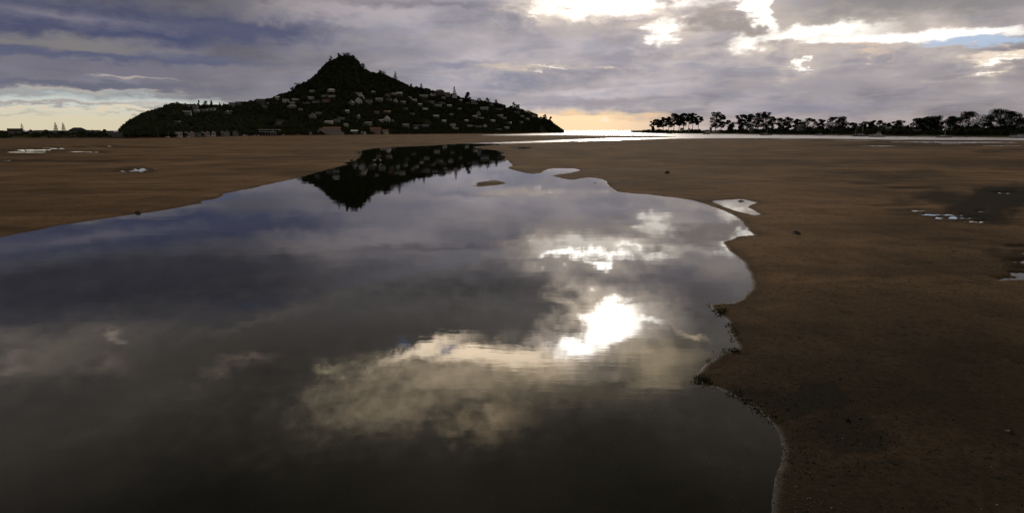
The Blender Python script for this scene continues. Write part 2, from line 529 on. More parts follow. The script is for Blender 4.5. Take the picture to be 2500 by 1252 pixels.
def leaf_mat(name, dark, lite, trans=0.15):
    m = bpy.data.materials.new(name); m.use_nodes = True
    t = m.node_tree; t.nodes.clear(); N = Nodes(t)
    out = N.new('ShaderNodeOutputMaterial')
    geo = N.new('ShaderNodeNewGeometry')
    isl = geo.outputs['Random Per Island']
    f, _ = N.noise(geo.outputs['Position'], 0.07, 3.0, 0.6)
    k = N.m('MULTIPLY_ADD', isl, 0.6, N.m('MULTIPLY', f, 0.4))
    c = N.mix(k, dark, lite)
    d = N.new('ShaderNodeBsdfDiffuse'); N.put(d.inputs[0], c)
    tr = N.new('ShaderNodeBsdfTranslucent'); N.put(tr.inputs[0], N.mix(0.4, c, (0.10, 0.12, 0.03)))
    mx = N.new('ShaderNodeMixShader'); mx.inputs[0].default_value = trans
    t.links.new(d.outputs[0], mx.inputs[1]); t.links.new(tr.outputs[0], mx.inputs[2])
    t.links.new(mx.outputs[0], out.inputs[0])
    MATS[name] = m
    return m

def sand_mat():
    m = bpy.data.materials.new('tidal_sand'); m.use_nodes = True
    t = m.node_tree; N = Nodes(t); b = t.nodes['Principled BSDF']
    geo = N.new('ShaderNodeNewGeometry')
    P = geo.outputs['Position']
    z = N.sep(P)[2]
    at = N.new('ShaderNodeAttribute', attribute_name='mud')
    mud = at.outputs['Fac']
    big, _ = N.noise(P, 0.012, 4.0, 0.6)
    streak, _ = N.noise(N.vm('MULTIPLY', P, (0.010, 0.06, 0.0)), 1.0, 5.0, 0.6)
    mid, _ = N.noise(P, 0.35, 5.0, 0.6)
    fine, _ = N.noise(P, 9.0, 3.0, 0.6)
    grain, _ = N.noise(P, 60.0, 2.0, 0.6)
    c = N.mix(N.rng(N.m('MULTIPLY_ADD', streak, 0.6, N.m('MULTIPLY', big, 0.4)), 0.36, 0.64), (0.215, 0.134, 0.074), (0.40, 0.255, 0.145))
    c = N.mix(N.m('MULTIPLY', N.rng(mid, 0.42, 0.72), 0.35), c, (0.105, 0.072, 0.047))
    c = N.mix(N.m('MULTIPLY', N.rng(fine, 0.50, 0.70), 0.6), c, (0.055, 0.043, 0.033))
    c = N.mix(N.m('MULTIPLY', N.rng(grain, 0.55, 0.68), 0.5), c, (0.24, 0.20, 0.155))
    smear, _ = N.noise(N.vm('MULTIPLY', P, (0.045, 0.22, 0.0)), 1.0, 5.0, 0.62)
    c = N.mix(N.m('MULTIPLY', N.rng(smear, 0.50, 0.68), 0.5), c, (0.075, 0.053, 0.036))   # damp hollows drawn out by the tide
    speck, _ = N.noise(P, 2.2, 4.0, 0.7)
    c = N.mix(N.m('MULTIPLY', N.rng(speck, 0.56, 0.66), 0.65), c, (0.06, 0.046, 0.034))
    patch, _ = N.noise(P, 0.09, 4.0, 0.62)
    c = N.mix(0.75, c, N.mix(N.rng(patch, 0.36, 0.64), (0.62, 0.62, 0.62), (1.22, 1.22, 1.22)), 'MULTIPLY')
    mudk = N.rng(N.m('MULTIPLY_ADD', N.m('ADD', mid, fine), 0.28, N.m('SUBTRACT', mud, 0.28)), 0.0, 0.8)
    c = N.mix(N.m('MULTIPLY', mudk, 0.95), c, (0.030, 0.027, 0.020))
    wet = N.rng(z, 0.011, 0.001)                 # sand just above the water is soaked, darker and glossier
    under = N.rng(z, 0.0, -0.25)
    soak = N.rng(N.m('MULTIPLY_ADD', speck, 0.02, z), 0.050, 0.012)      # darker margin soaked by the tide
    c = N.mix(N.m('MULTIPLY', soak, 0.5), c, (0.062, 0.044, 0.029))
    c = N.mix(N.m('MULTIPLY', under, 0.85), c, (0.036, 0.034, 0.018))   # olive silt on the channel bed
    N.put(b.inputs['Base Color'], c)
    damp = N.rng(N.m('MULTIPLY_ADD', streak, 0.7, N.m('MULTIPLY', mid, 0.3)), 0.35, 0.65)
    ro = N.m('SUBTRACT', N.m('MULTIPLY_ADD', damp, 0.1, 0.85), N.m('MULTIPLY', wet, 0.35))
    N.put(b.inputs['Roughness'], ro)
    N.put(b.inputs['Specular IOR Level'], N.m('MULTIPLY_ADD', wet, 0.14, 0.03))
    bmp = N.new('ShaderNodeBump'); bmp.inputs['Strength'].default_value = 0.6; bmp.inputs['Distance'].default_value = 0.05
    hgt = N.m('ADD', N.m('MULTIPLY', mid, 0.5), N.m('ADD', N.m('MULTIPLY', fine, 0.35), N.m('MULTIPLY', grain, 0.06)))
    N.put(bmp.inputs['Height'], hgt)
    t.links.new(bmp.outputs[0], b.inputs['Normal'])
    return m

WATER_N = 1.40
def water_mat():
    m = bpy.data.materials.new('tidal_water'); m.use_nodes = True
    t = m.node_tree; t.nodes.clear(); N = Nodes(t)
    out = N.new('ShaderNodeOutputMaterial')
    geo = N.new('ShaderNodeNewGeometry')
    P = geo.outputs['Position']
    x, y, z = N.sep(P)
    # still pool near by, wind-ruffled open water in the harbour channel beyond
    open_w = N.rng(N.m('MULTIPLY_ADD', x, 0.35, y), 268.0, 320.0)
    cat, _ = N.noise(N.vm('MULTIPLY', P, (0.05, 0.10, 0.0)), 1.0, 2.0, 0.5)     # patches of cat's paw
    patch = N.rng(cat, 0.42, 0.66, 0.15, 1.0)
    rip, _ = N.noise(N.vm('MULTIPLY', P, (1.3, 4.5, 0.0)), 1.0, 3.0, 0.55)
    swl, _ = N.noise(N.vm('MULTIPLY', P, (0.25, 0.6, 0.0)), 1.0, 2.0, 0.5)
    h_near = N.m('ADD', N.m('MULTIPLY', rip, N.m('MULTIPLY', patch, 0.0010)), N.m('MULTIPLY', swl, 0.0028))
    far, _ = N.noise(N.vm('MULTIPLY', P, (0.5, 0.8, 0.0)), 1.0, 4.0, 0.6)
    h = N.m('ADD', h_near, N.m('MULTIPLY', far, N.m('MULTIPLY', open_w, 0.12)))
    bmp = N.new('ShaderNodeBump'); bmp.inputs['Strength'].default_value = 1.0; bmp.inputs['Distance'].default_value = 1.0
    N.put(bmp.inputs['Height'], h)
    fr = N.new('ShaderNodeFresnel'); fr.inputs[0].default_value = WATER_N
    t.links.new(bmp.outputs[0], fr.inputs[1])
    gl = N.new('ShaderNodeBsdfGlossy'); gl.inputs[0].default_value = (1, 1, 1, 1)
    N.put(gl.inputs['Roughness'], N.m('MULTIPLY_ADD', open_w, 0.29, 0.012))
    t.links.new(bmp.outputs[0], gl.inputs['Normal'])
    tr = N.new('ShaderNodeBsdfTransparent'); tr.inputs[0].default_value = (0.52, 0.54, 0.40, 1)
    mx = N.new('ShaderNodeMixShader')
    t.links.new(fr.outputs[0], mx.inputs[0]); t.links.new(tr.outputs[0], mx.inputs[1]); t.links.new(gl.outputs[0], mx.inputs[2])
    t.links.new(mx.outputs[0], out.inputs[0])
    return m

# ------------------------------------------------------------------ ground and water
POOL = [(-900, 770), (-300, 650), (0, 580), (60, 568), (150, 550), (250, 535), (340, 522), (400, 514), (470, 500), (490, 498), (496, 491), (540, 481),
        (546, 473), (600, 463), (650, 452), (690, 443), (725, 436), (760, 426), (800, 414), (845, 403), (848, 397), (868, 392), (878, 385),
        (879, 377), (872, 371), (895, 366), (930, 361), (1000, 358), (1060, 355.5), (1120, 351.5), (1200, 348.5), (1290, 345.3), (1380, 341.5), (1470, 339), (1500, 340.5),
        (1440, 344.5), (1370, 346.5), (1300, 348.5), (1228, 351.5), (1212, 354.5), (1158, 357.5), (1160, 361), (1222, 369), (1231, 374), (1222, 377.5), (1234, 383),
        (1229, 389), (1242, 394), (1250, 403), (1240, 410), (1262, 418), (1300, 426), (1322, 423), (1334, 415), (1350, 411), (1400, 411.5),
        (1418, 415), (1392, 422), (1345, 428), (1372, 437), (1400, 440), (1420, 436), (1445, 434), (1470, 439), (1479, 448), (1489, 458), (1505, 468),
        (1540, 473), (1580, 475), (1640, 482), (1690, 489), (1722, 499), (1760, 512), (1790, 526), (1812, 540), (1825, 560), (1843, 574),
        (1803, 576), (1790, 583), (1766, 589), (1769, 600), (1786, 616), (1812, 638), (1827, 663), (1837, 690), (1831, 710), (1811, 730),
        (1786, 739), (1762, 740), (1726, 741), (1740, 757), (1755, 769), (1772, 777), (1776, 790), (1784, 812), (1794, 833), (1800, 851),
        (1772, 858), (1746, 872), (1720, 890), (1698, 911), (1704, 930), (1716, 942), (1746, 946), (1782, 961), (1820, 981), (1850, 1002),
        (1880, 1031), (1901, 1060), (1912, 1095), (1908, 1126), (1895, 1160), (1887, 1192), (1880, 1240), (1868, 1330), (1840, 1500),
        (1800, 1900), (-2500, 1900), (-2500, 1100)]
SIDE_POOL = [(1738, 491), (1770, 488.5), (1810, 486.5), (1848, 494.5), (1833, 499), (1824, 505), (1856, 523), (1842, 525), (1805, 517), (1772, 506)]
CHANNEL = [(1170, 330.6), (1260, 328.0), (1300, 326.3), (1340, 325.2), (1380, 324.4), (1300, 323.2), (1300, 320.0), (1700, 320.0), (1640, 321.5), (1560, 323.2), (1560, 325.2), (1640, 326.0), (1780, 327.4), (1900, 329.3),
           (2000, 330.6), (2140, 333), (2300, 334.4), (2500, 335.5), (2900, 337), (2900, 345), (2500, 342.5), (2260, 341.4), (2180, 341.3),
           (2120, 340.0), (2030, 338.6), (1900, 337.6), (1740, 337.8), (1640, 338.8), (1540, 341.5), (1470, 344.0), (1380, 345.5), (1420, 340.5),
           (1500, 337.5), (1600, 336.2), (1660, 334.4), (1600, 331.6), (1500, 330.4), (1380, 330.0), (1280, 331.0)]
# shallow puddles left by the tide: x, y, half width, half height (photo pixels), raggedness
PUDDLES = [(336, 416, 44, 5, 1.1), (300, 419, 22, 2, .4), (80, 367, 62, 3.0, .4), (140, 363, 30, 2, .5), (60, 372, 70, 1.8, .3), (185, 371, 60, 1.2, .3),
           (235, 372, 26, 1.0, .3), (210, 359, 26, .9, .3), (265, 357, 26, .8, .3), (330, 361, 70, .7, .3), (20, 392, 30, 1.4, .5),
           (1280, 361.8, 24, 2.6, .2), (1180, 376, 50, 1.2, .3), (2170, 503, 76, 1.3, .2), (2235, 515, 66, 2.8, .7), (2290, 525, 76, 3.2, .9), (2335, 533, 66, 3.0, 1.0), (2375, 542, 54, 3.2, 1.0),
           (2392, 518, 17, 3.4, .5), (2120, 450, 40, 1.2, .3), (2225, 460.5, 62, 1.4, .3), (2450, 472, 50, 3.5, .9), (2470, 466, 36, 1.5, .8), (2350, 505, 20, 1., .5), (2490, 519, 22, 1.3, .4), (2495, 603, 36, 3, .7),
           (2500, 638, 84, 8, 1.4), (2500, 670, 56, 12, 1.4), (2510, 619, 46, 4, 1.2), (2140, 357, 70, 1.0, .3), (2370, 348, 170, 1.6, .4), (2230, 347, 110, .9, .4),
           (2420, 371, 46, 1.2, .5), (2480, 367, 70, .9, .4), (2080, 343, 80, .7, .3), (2300, 352, 60, .7, .4), (2440, 356, 80, .8, .4), (1920, 339.6, 60, .6, .3)]
ISLANDS = [(1192, 447.5, 41, 6.4), (1440, 342.3, 50, .7)]

def poly_sd(px, py, poly):
    """signed distance to a polygon in plan, negative inside"""
    P = np.array(poly); Q = np.roll(P, -1, axis=0)
    best = np.full(px.shape, 1e18); inside = np.zeros(px.shape, bool)
    for (ax, ay), (bx, by) in zip(P, Q):
        ex, ey = bx - ax, by - ay
        wx, wy = px - ax, py - ay
        t = np.clip((wx * ex + wy * ey) / (ex * ex + ey * ey + 1e-9), 0, 1)
        dd = (wx - ex * t) ** 2 + (wy - ey * t) ** 2
        best = np.minimum(best, dd)
        c = ((ay > py) != (by > py)) & (px < (bx - ax) * (py - ay) / (by - ay + 1e-12) + ax)
        inside ^= c
    return np.where(inside, -1, 1) * np.sqrt(best)

MUD = [(2150, 1040, 900, 360, .62), (2250, 760, 660, 220, .42), (2300, 1200, 900, 180, .66), (1980, 985, 170, 60, .9), (2060, 1060, 180, 90, .75), (1830, 960, 90, 20, .8), (2230, 930, 240, 60, .45), (2350, 1060, 260, 130, .4),
       (2420, 500, 130, 45, .95), (2300, 485, 120, 22, .7), (2480, 480, 140, 14, .8), (2250, 1150, 260, 60, .6), (1780, 800, 30, 40, .5), (2400, 760, 240, 90, .25),
       (1760, 925, 60, 12, .6), (1900, 400, 300, 10, .35), (2150, 430, 260, 14, .4), (2480, 640, 90, 40, .6), (1600, 388, 160, 4, .4), (80, 470, 200, 25, .3), (150, 395, 300, 5, .4),
       (2300, 590, 130, 9, .45), (2420, 400, 260, 12, .4), (2200, 355, 300, 5, .45), (2300, 343, 320, 2., .5), (700, 353, 500, 1.5, .25), (60, 380, 120, 4, .4)]

def ground_height(X, Y):
    """height of the flats above the tide, and how muddy they are"""
    rr = np.hypot(X, Y)
    jag = fbm(X * 1.5, Y * 1.5, 3, 5, .6) * 0.09 * np.clip(rr / 20, .3, 8) + fbm(X * 0.12, Y * 0.12, 5, 3) * 0.5 * np.clip((rr - 25) / 140, 0, 3)
    jag = jag + fbm(X * 0.45, Y * 0.8, 9, 4, .6) * 0.34 * np.clip((rr - 28) / 60, 0, 4)
    g = lambda poly: [ground(a, b) for a, b in poly]
    sd = poly_sd(X, Y, g(POOL)) + jag
    sd = np.minimum(sd, poly_sd(X, Y, g(SIDE_POOL)) + jag * 0.4)
    sd = np.minimum(sd, poly_sd(X, Y, g(CHANNEL)) + jag * 1.5)
    H = np.where(sd > 0, 0.06 * (1 - np.exp(-sd * 0.9)) + 0.08 * (1 - np.exp(-sd * 0.04)), -1.1 * (1 - np.exp(sd * 0.11)))
    H = H + np.where(sd > 0, 1, 0) * np.clip(sd * .05, 0, 1) * 0.035 * fbm(X * 0.05, Y * 0.05, 11, 4)
    # in photo pixels, for the small things surveyed from the photograph
    U, V = px_of(X, np.maximum(Y, 0.5), np.zeros_like(X))
    raw = 0.9 * fbm(X * 1.3, Y * 2.6, 21, 4) + 0.8 * fbm(X * 0.3, Y * 0.9, 31, 3)
    for (cx, cy, rx, ry, k) in PUDDLES:
        q = 1 - np.hypot((U - cx) / rx, (V - cy) / ry) + raw * k * 1.05
        w = np.clip(q * 2.2, 0, 1)
        near = np.hypot((U - cx) / (rx * 2.2), (V - cy) / (ry * 2.2)) < 1
        H = np.where(near, H * (1 - w) + w * -0.05, H)
    for (cx, cy, rx, ry) in ISLANDS:
        q = 1 - np.hypot((U - cx) / rx, (V - cy - (U - cx) * -.06) / ry) + fbm(X * .5, Y * .9, 19, 4, .6) * .55
        H = np.maximum(H, np.where(q > -0.6, 0.06 * np.clip(q, -.6, 1) + 0.0, -9))
    mud = np.zeros_like(X)
    wob = fbm(U * .012, V * .02, 51, 4)
    wob2 = fbm(U * .012, V * .02, 57, 4)
    for (cx, cy, rx, ry, k) in MUD:
        q = 1 - np.hypot((U - cx) / rx + wob * min(.8, 90 / rx), (V - cy) / ry + wob2 * min(.8, 50 / ry))
        mud = np.maximum(mud, k * smooth(-0.35, 0.7, q))
    for (cx, cy, rx, ry, k) in PUDDLES:                  # damp ground round each puddle
        q = 1 - np.hypot((U - cx) / (rx * 1.9) + wob * .5, (V - cy) / (ry * 2.6 + 2) + wob2 * .5)
        mud = np.maximum(mud, .42 * smooth(0, .6, q))
    mud *= (Y > 1)
    # open sea beyond the harbour mouth
    H = np.where(rr > 3500, -3.0, H)
    return H, mud

def build_ground():
    rows = np.concatenate([np.arange(319.9, 345, 0.42), np.arange(345, 440, 0.9), np.arange(440, 700, 1.9), np.arange(700, 1300, 3.6), np.arange(1300, 3200, 60)])
    dist = np.array([CAM_H / math.tan(PITCH + math.atan((r - 626) / F)) for r in rows if PITCH + math.atan((r - 626) / F) < 1.5])
    dist = np.concatenate([[30000, 14000], dist, [0.05]])[::-1]
    azs = np.radians(np.concatenate([np.arange(-180, -50, 10), np.linspace(-50, -41.5, 12)[:-1], np.linspace(-41.5, 41.5, 700), np.linspace(41.5, 50, 12)[1:], np.arange(60, 181, 10)]))
    A, D = np.meshgrid(azs, dist)
    X, Y = np.sin(A) * D, np.cos(A) * D
    H, mud = ground_height(X, Y)
    nr, nc = A.shape
    v = np.stack([X, Y, H], -1).reshape(-1, 3)
    i = np.arange(nr - 1)[:, None] * nc + np.arange(nc - 1)[None, :]
    f = np.stack([i, i + nc, i + nc + 1, i + 1], -1).reshape(-1, 4)[:, ::-1]
    me = mesh_np('sand_flat', v, f)
    at = me.attributes.new('mud', 'FLOAT', 'POINT'); at.data.foreach_set('value', mud.reshape(-1).astype(np.float32))
    me.polygons.foreach_set('use_smooth', np.ones(len(f), bool))
    o = link('sand_flat', me, sand_mat())
    tag(o, kind='structure')
    # the bed below, so that the ground is closed under the camera
    wv = [(-40000, -3000, 0), (40000, -3000, 0), (40000, 60000, 0), (-40000, 60000, 0)]
    w = link('water', mesh_np('water', wv, [(0, 1, 2, 3)]), water_mat())
    tag(w, kind='structure')
build_ground()

# ------------------------------------------------------------------ the hill
SKYLINE = [(290, 340), (297, 333), (303, 322), (308, 312), (320, 303), (335, 296), (352, 287), (364, 280), (380, 276), (395, 271), (412, 263), (430, 258), (450, 259),
           (480, 258), (530, 259), (560, 256), (580, 252), (620, 246), (645, 242), (665, 240), (690, 230), (715, 223), (727, 217), (738, 206), (760, 198),
           (775, 187), (790, 172), (803, 159), (815, 150), (830, 143), (850, 136), (865, 137), (876, 142), (884, 155), (895, 166), (907, 173), (920, 176),
           (935, 177), (945, 180), (960, 188), (980, 197), (1000, 207), (1015, 211), (1040, 213), (1060, 220), (1085, 223), (1110, 228), (1130, 235), (1150, 240),
           (1170, 243), (1200, 246), (1230, 252), (1260, 258), (1285, 263), (1300, 270), (1320, 278), (1340, 287), (1358, 299), (1372, 309), (1382, 317), (1392, 325)]
_sx = np.array([p[0] for p in SKYLINE], float); _sy = np.array([p[1] for p in SKYLINE], float)
_fx = np.array([280, 300, 430, 600, 850, 1050, 1200, 1300, 1400], float)
_fd = np.array([455, 470, 530, 669, 852, 1041, 1200, 1420, 1600], float)
_rx = np.array([280, 300, 420, 550, 700, 850, 1000, 1200, 1320, 1400], float)
_rd = np.array([505, 545, 690, 860, 1040, 1180, 1260, 1420, 1540, 1660], float)

def hill_profile(px):
    foot = np.interp(px, _fx, _fd); ridge = np.interp(px, _rx, _rd)
    ytop = np.interp(px, _sx, _sy) + 11.5                      # tree tops make the last metres of the skyline
    top = CAM_H + (HORIZON - ytop) / PXR * ridge
    return foot, ridge, np.maximum(top, 0.4)

def hill_z(px, dist):
    foot, ridge, top = hill_profile(px)
    t = (dist - foot) / (ridge - foot)
    up = 1.2 + (top - 1.2) * np.clip(0.62 * t + 0.38 * t * t * (1.6 - 0.6 * t), 0, None)
    up = np.where(top < 1.6, top * np.clip(t * 3, 0, 1), up)
    back = top * np.cos(np.clip((t - 1) * 0.75, 0, 1.57))
    z = np.where(t < 1, up, back)
    z = np.where(t < 0, 1.2 + t * 40, z)
    w = np.clip(t, 0, 1) * np.clip(1.25 - t, 0, 1)
    return z + w * 4.0 * fbm(px * 0.02, dist * 0.02, 41, 3)

def col_px(x, y):
    """photo column of a bearing"""
    c = math.cos(PITCH); s = math.sin(PITCH)
    return 1250 + F * x / (y * c + CAM_H * s)

def on_hill(px, py):
    """distance and height of the slope seen at photo pixel px, py"""
    foot, ridge, top = hill_profile(px)
    best = None
    for d in np.linspace(foot, ridge, 240):
        z = float(hill_z(px, d))
        y = HORIZON - (z - CAM_H) * PXR / d
        if y <= py:
            return float(d), z
        best = (float(d), z)
    return best

def build_hill():
    pxs = np.linspace(286, 1396, 360)
    ts = np.concatenate([np.linspace(-0.15, 1.0, 60), np.linspace(1.05, 3.0, 16)])
    PX, T = np.meshgrid(pxs, ts)
    foot, ridge, top = hill_profile(PX)
    Dm = foot + (ridge - foot) * T
    Z = hill_z(PX, Dm)
    d = np.array([pix_dir(p, HORIZON)[:2] for p in pxs]); d /= d[:, 1:2]
    X = d[None, :, 0] * Dm; Y = d[None, :, 1] * Dm
    nr, nc = PX.shape
    v = np.stack([X, Y, Z], -1).reshape(-1, 3)
    i = np.arange(nr - 1)[:, None] * nc + np.arange(nc - 1)[None, :]
    f = np.stack([i, i + 1, i + nc + 1, i + nc], -1).reshape(-1, 4)
    me = mesh_np('hill', v, f)
    me.polygons.foreach_set('use_smooth', np.ones(len(f), bool))
    m = bpy.data.materials.new('hill_soil'); m.use_nodes = True
    N = Nodes(m.node_tree); b = m.node_tree.nodes['Principled BSDF']
    P = N.new('ShaderNodeNewGeometry').outputs['Position']
    a, _ = N.noise(P, 0.03, 5.0, 0.6)
    z = N.sep(P)[2]
    c = N.mix(N.rng(a, 0.35, 0.65), (0.022, 0.028, 0.014), (0.055, 0.058, 0.026))
    c = N.mix(N.rng(N.m('MULTIPLY_ADD', a, 3.0, z), 5.0, 3.2), c, (0.13, 0.065, 0.035))     # red clay and rock at the waterline
    N.put(b.inputs['Base Color'], c); b.inputs['Roughness'].default_value = 0.95; b.inputs['Specular IOR Level'].default_value = 0.1
    tag(link('hill', me, m), kind='structure')
build_hill()

# ------------------------------------------------------------------ foliage
LEAF = leaf_mat('bush_foliage', (0.024, 0.033, 0.019), (0.072, 0.086, 0.048))
PINE = leaf_mat('pine_foliage', (0.016, 0.022, 0.013), (0.042, 0.052, 0.028), 0.08)
GREY_LEAF = leaf_mat('silver_foliage', (0.07, 0.085, 0.08), (0.13, 0.15, 0.14))
GRASS = leaf_mat('grass_blades', (0.045, 0.055, 0.018), (0.10, 0.105, 0.04))
BARK = mat('bark', (0.055, 0.044, 0.035), 0.9, var=0.3, scale=2.0)
rng_np = np.random.default_rng(11)

def leaf_cards(centers, size, stretch=0.7, flat=0.0, rng=rng_np):
    """one small bent-free leaf-cluster face per centre"""
    n = len(centers)
    u = rng.normal(size=(n, 3)); u[:, 2] *= (1 - flat); u /= np.linalg.norm(u, axis=1)[:, None] + 1e-9
    w = rng.normal(size=(n, 3)); w[:, 2] *= (1 - flat)
    w -= (w * u).sum(1)[:, None] * u; w /= np.linalg.norm(w, axis=1)[:, None] + 1e-9
    s = np.broadcast_to(np.asarray(size, float).reshape(-1, 1), (n, 1)) * rng.uniform(0.6, 1.3, (n, 1))
    a = u * s; b = w * s * stretch
    c = np.asarray(centers)
    v = np.stack([c - a * 0.9 - b * .55, c + a * 0.25 - b, c + a + b * 0.3, c - a * 0.3 + b], 1).reshape(-1, 3)
    f = np.arange(n * 4).reshape(-1, 4)
    return v, f

def ball_points(n, rng=rng_np, shell=0.5):
    p = rng.normal(size=(n, 3)); p /= np.linalg.norm(p, axis=1)[:, None]
    r = shell + (1 - shell) * rng.uniform(0, 1, (n, 1)) ** 0.6
    return p * r

HOUSE_BOXES = []           # bearings kept open in front of each house: column range, row range, distance

def hill_bush():
    """the native bush that covers the hill: thousands of crowns nobody could count"""
    n = 26000
    px = rng_np.uniform(292, 1390, n)
    t = rng_np.uniform(-0.02, 1.10, n)
    foot, ridge, top = hill_profile(px)
    d = foot + (ridge - foot) * t
    z = hill_z(px, d)
    dens = fbm(px * 0.02, d * 0.012, 77, 3)
    keep = (top > 2.0) & ((dens > -0.5) | (t > 0.8) | (px < 560)) & (z > 0.8)
    r = rng_np.uniform(1.7, 3.6, n) * (1 + 0.35 * (t > 0.62)) * np.where(px > 1250, 0.8, 1) * np.where(t < 0.12, 0.7, 1)
    top_m = z + r * 1.7
    vy = HORIZON - (top_m - CAM_H) * PXR / d
    vyb = HORIZON - (z - CAM_H) * PXR / d
    rp = r * PXR / d
    for (x0, x1, y0, y1, hd) in HOUSE_BOXES:
        hide = (px + rp * .7 > x0) & (px - rp * .7 < x1) & (vyb > y0) & (vy < y1 - (y1 - y0) * 0.38) & (d < hd + 12) & (d > hd - 120)
        keep &= ~hide
    px, d, z, r, t = px[keep], d[keep], z[keep], r[keep], t[keep]
    dirs = np.array([pix_dir(p, HORIZON)[:2] for p in px]); dirs /= dirs[:, 1:2]
    cx, cy = dirs[:, 0] * d, dirs[:, 1] * d
    k = 13
    pts = ball_points(len(px) * k).reshape(-1, k, 3)
    # several lobes per crown
    pts[..., 2] = np.abs(pts[..., 2]) * 1.0 - 0.25
    c = np.stack([cx, cy, z + r * 0.75], 1)[:, None, :] + pts * r[:, None, None] * np.array([1.0, 1.0, 0.95])
    v, f = leaf_cards(c.reshape(-1, 3), np.repeat(r * 0.52, k), 0.8)
    o = link('bush', mesh_np('bush', v, f), LEAF)
    tag(o, 'dark native bush covering the slopes of the hill', 'bush', kind='stuff')

def blob_tree(name, label, px, base, height, spread, group=None, cards=900, clumps=16, dist=None, z=None, trunk_h=0.35, leaf=None, card=None, flat=0.75, seed=1):
    """broad-leaved or pine tree: trunk, limbs that end in clumps of foliage"""
    rng = np.random.default_rng(seed)
    x, y, _ = at_px(px, dist)
    root = thing(name, label, 'tree', (x, y, z), rng.uniform(0, 6.28), group)
    H = height; tb = MB()
    lean = rng.normal(0, 0.03, 2) * H
    tr = max(0.10, H * 0.016)
    tb.tube([(0, 0, -1.0), (lean[0] * .3, lean[1] * .3, H * .35), (lean[0], lean[1], H * .82)], [tr * 1.3, tr, tr * .35], 6)
    cen = []; rad = []
    for k in range(clumps):
        hh = H * (trunk_h + (0.97 - trunk_h) * (k + rng.uniform(0, 1)) / clumps)
        rel = (hh / H - trunk_h) / (1 - trunk_h)
        prof = math.sin(math.pi * (0.18 + 0.74 * rel)) ** 0.8
        a = rng.uniform(0, 6.283)
        L = spread * prof * rng.uniform(0.25, 0.95)
        cr = spread * rng.uniform(0.30, 0.48) * (0.7 + 0.3 * prof)
        s0 = np.array((lean[0] * hh / H, lean[1] * hh / H, hh * 0.8)); e = np.array((lean[0] + math.cos(a) * L, lean[1] + math.sin(a) * L, min(hh, H - cr * flat)))
        tb.tube([s0, (s0 + e) / 2 + np.array((0, 0, -0.03 * H)), e], [tr * .5, tr * .35, tr * .15], 4)
        cen.append(e); rad.append(cr)
    tb.build('trunk', BARK, root)
    per = max(8, cards // clumps)
    pts = []
    for e, cr in zip(cen, rad):
        p = ball_points(per, rng, 0.35) * cr; p[:, 2] *= flat
        pts.append(p + e)
    pts = np.concatenate(pts)
    cs = card or max(0.35, H * 0.035)
    v, f = leaf_cards(pts, cs, 0.75, 0.2, rng)
    link('crown', mesh_np('crown', v, f), leaf or PINE, root)
    return root

def norfolk_pine(name, label, px, height, dist, z, group=None, seed=1, sparse=1.0):
    rng = np.random.default_rng(seed)
    x, y, _ = at_px(px, dist)
    root = thing(name, label, 'tree', (x, y, z), 0.0, group)
    H = height
    MB().tube([(0, 0, -.6), (0, 0, H * .5), (0, 0, H)], [H * .014, H * .010, H * .002], 6).build('trunk', BARK, root)
    lm = MB(); pts = []
    tiers = 15
    for i in range(tiers):
        q = i / (tiers - 1)
        zz = H * (0.16 + 0.82 * q)
        L = H * (0.215 * (1 - q) ** 0.8 + 0.012)
        a0 = rng.uniform(0, 6.28)
        for k in range(6):
            a = a0 + k * 6.283 / 6 + rng.normal(0, .08)
            e = np.array((math.cos(a) * L, math.sin(a) * L, zz + L * .10))
            lm.tube([(0, 0, zz), e], [H * .004, H * .0015], 3, False)
            m = int(10 * sparse * (1 - q) + 4)
            s = rng.uniform(.3, 1.02, (m, 1))
            p = np.array((0, 0, zz)) + (e - np.array((0, 0, zz))) * s
            pts.append(p + rng.normal(0, H * .009, (m, 3)))
    lm.build('limbs', BARK, root)
    v, f = leaf_cards(np.concatenate(pts), H * 0.026, 0.7, 0.5, rng)
    link('crown', mesh_np('crown', v, f), PINE, root)
    return root

# ------------------------------------------------------------------ houses
WALLS = {'white': mat('white_weatherboard', (0.56, 0.55, 0.535)), 'cream': mat('cream_plaster', (0.58, 0.53, 0.43)), 'grey': mat('grey_boards', (0.20, 0.20, 0.20)),
         'pale': mat('pale_grey_boards', (0.25, 0.25, 0.245)), 'dark': mat('dark_stained_boards', (0.09, 0.085, 0.08)), 'tan': mat('tan_plaster', (0.42, 0.34, 0.27)),
         'red': mat('red_brown_timber', (0.22, 0.10, 0.06)), 'pink': mat('salmon_plaster', (0.47, 0.34, 0.28)), 'orange': mat('orange_brick', (0.30, 0.21, 0.15)),
         'blue': mat('blue_grey_boards', (0.24, 0.29, 0.34)), 'brown': mat('brown_timber', (0.14, 0.10, 0.075))}
ROOFS = {'white': mat('white_metal_roof', (0.74, 0.74, 0.74), 0.4), 'grey': mat('grey_metal_roof', (0.30, 0.31, 0.32), 0.42), 'dark': mat('charcoal_metal_roof', (0.04, 0.04, 0.042), 0.75),
         'red': mat('red_metal_roof', (0.30, 0.15, 0.12), 0.6), 'lilac': mat('pale_blue_metal_roof', (0.40, 0.44, 0.56), 0.32), 'brown': mat('brown_tile_roof', (0.12, 0.085, 0.065), 0.7),
         'green': mat('green_metal_roof', (0.11, 0.15, 0.12), 0.45), 'yellow': mat('straw_metal_roof', (0.55, 0.44, 0.24), 0.4), 'terracotta': mat('terracotta_tile_roof', (0.26, 0.14, 0.09), 0.7)}
GLASS = mat('window_glass', (0.035, 0.04, 0.045), 0.06, spec=0.8, var=0.1)
FRAME = mat('window_frame_paint', (0.62, 0.62, 0.60), 0.5)
TIMBER = mat('deck_timber', (0.20, 0.16, 0.12), 0.8)

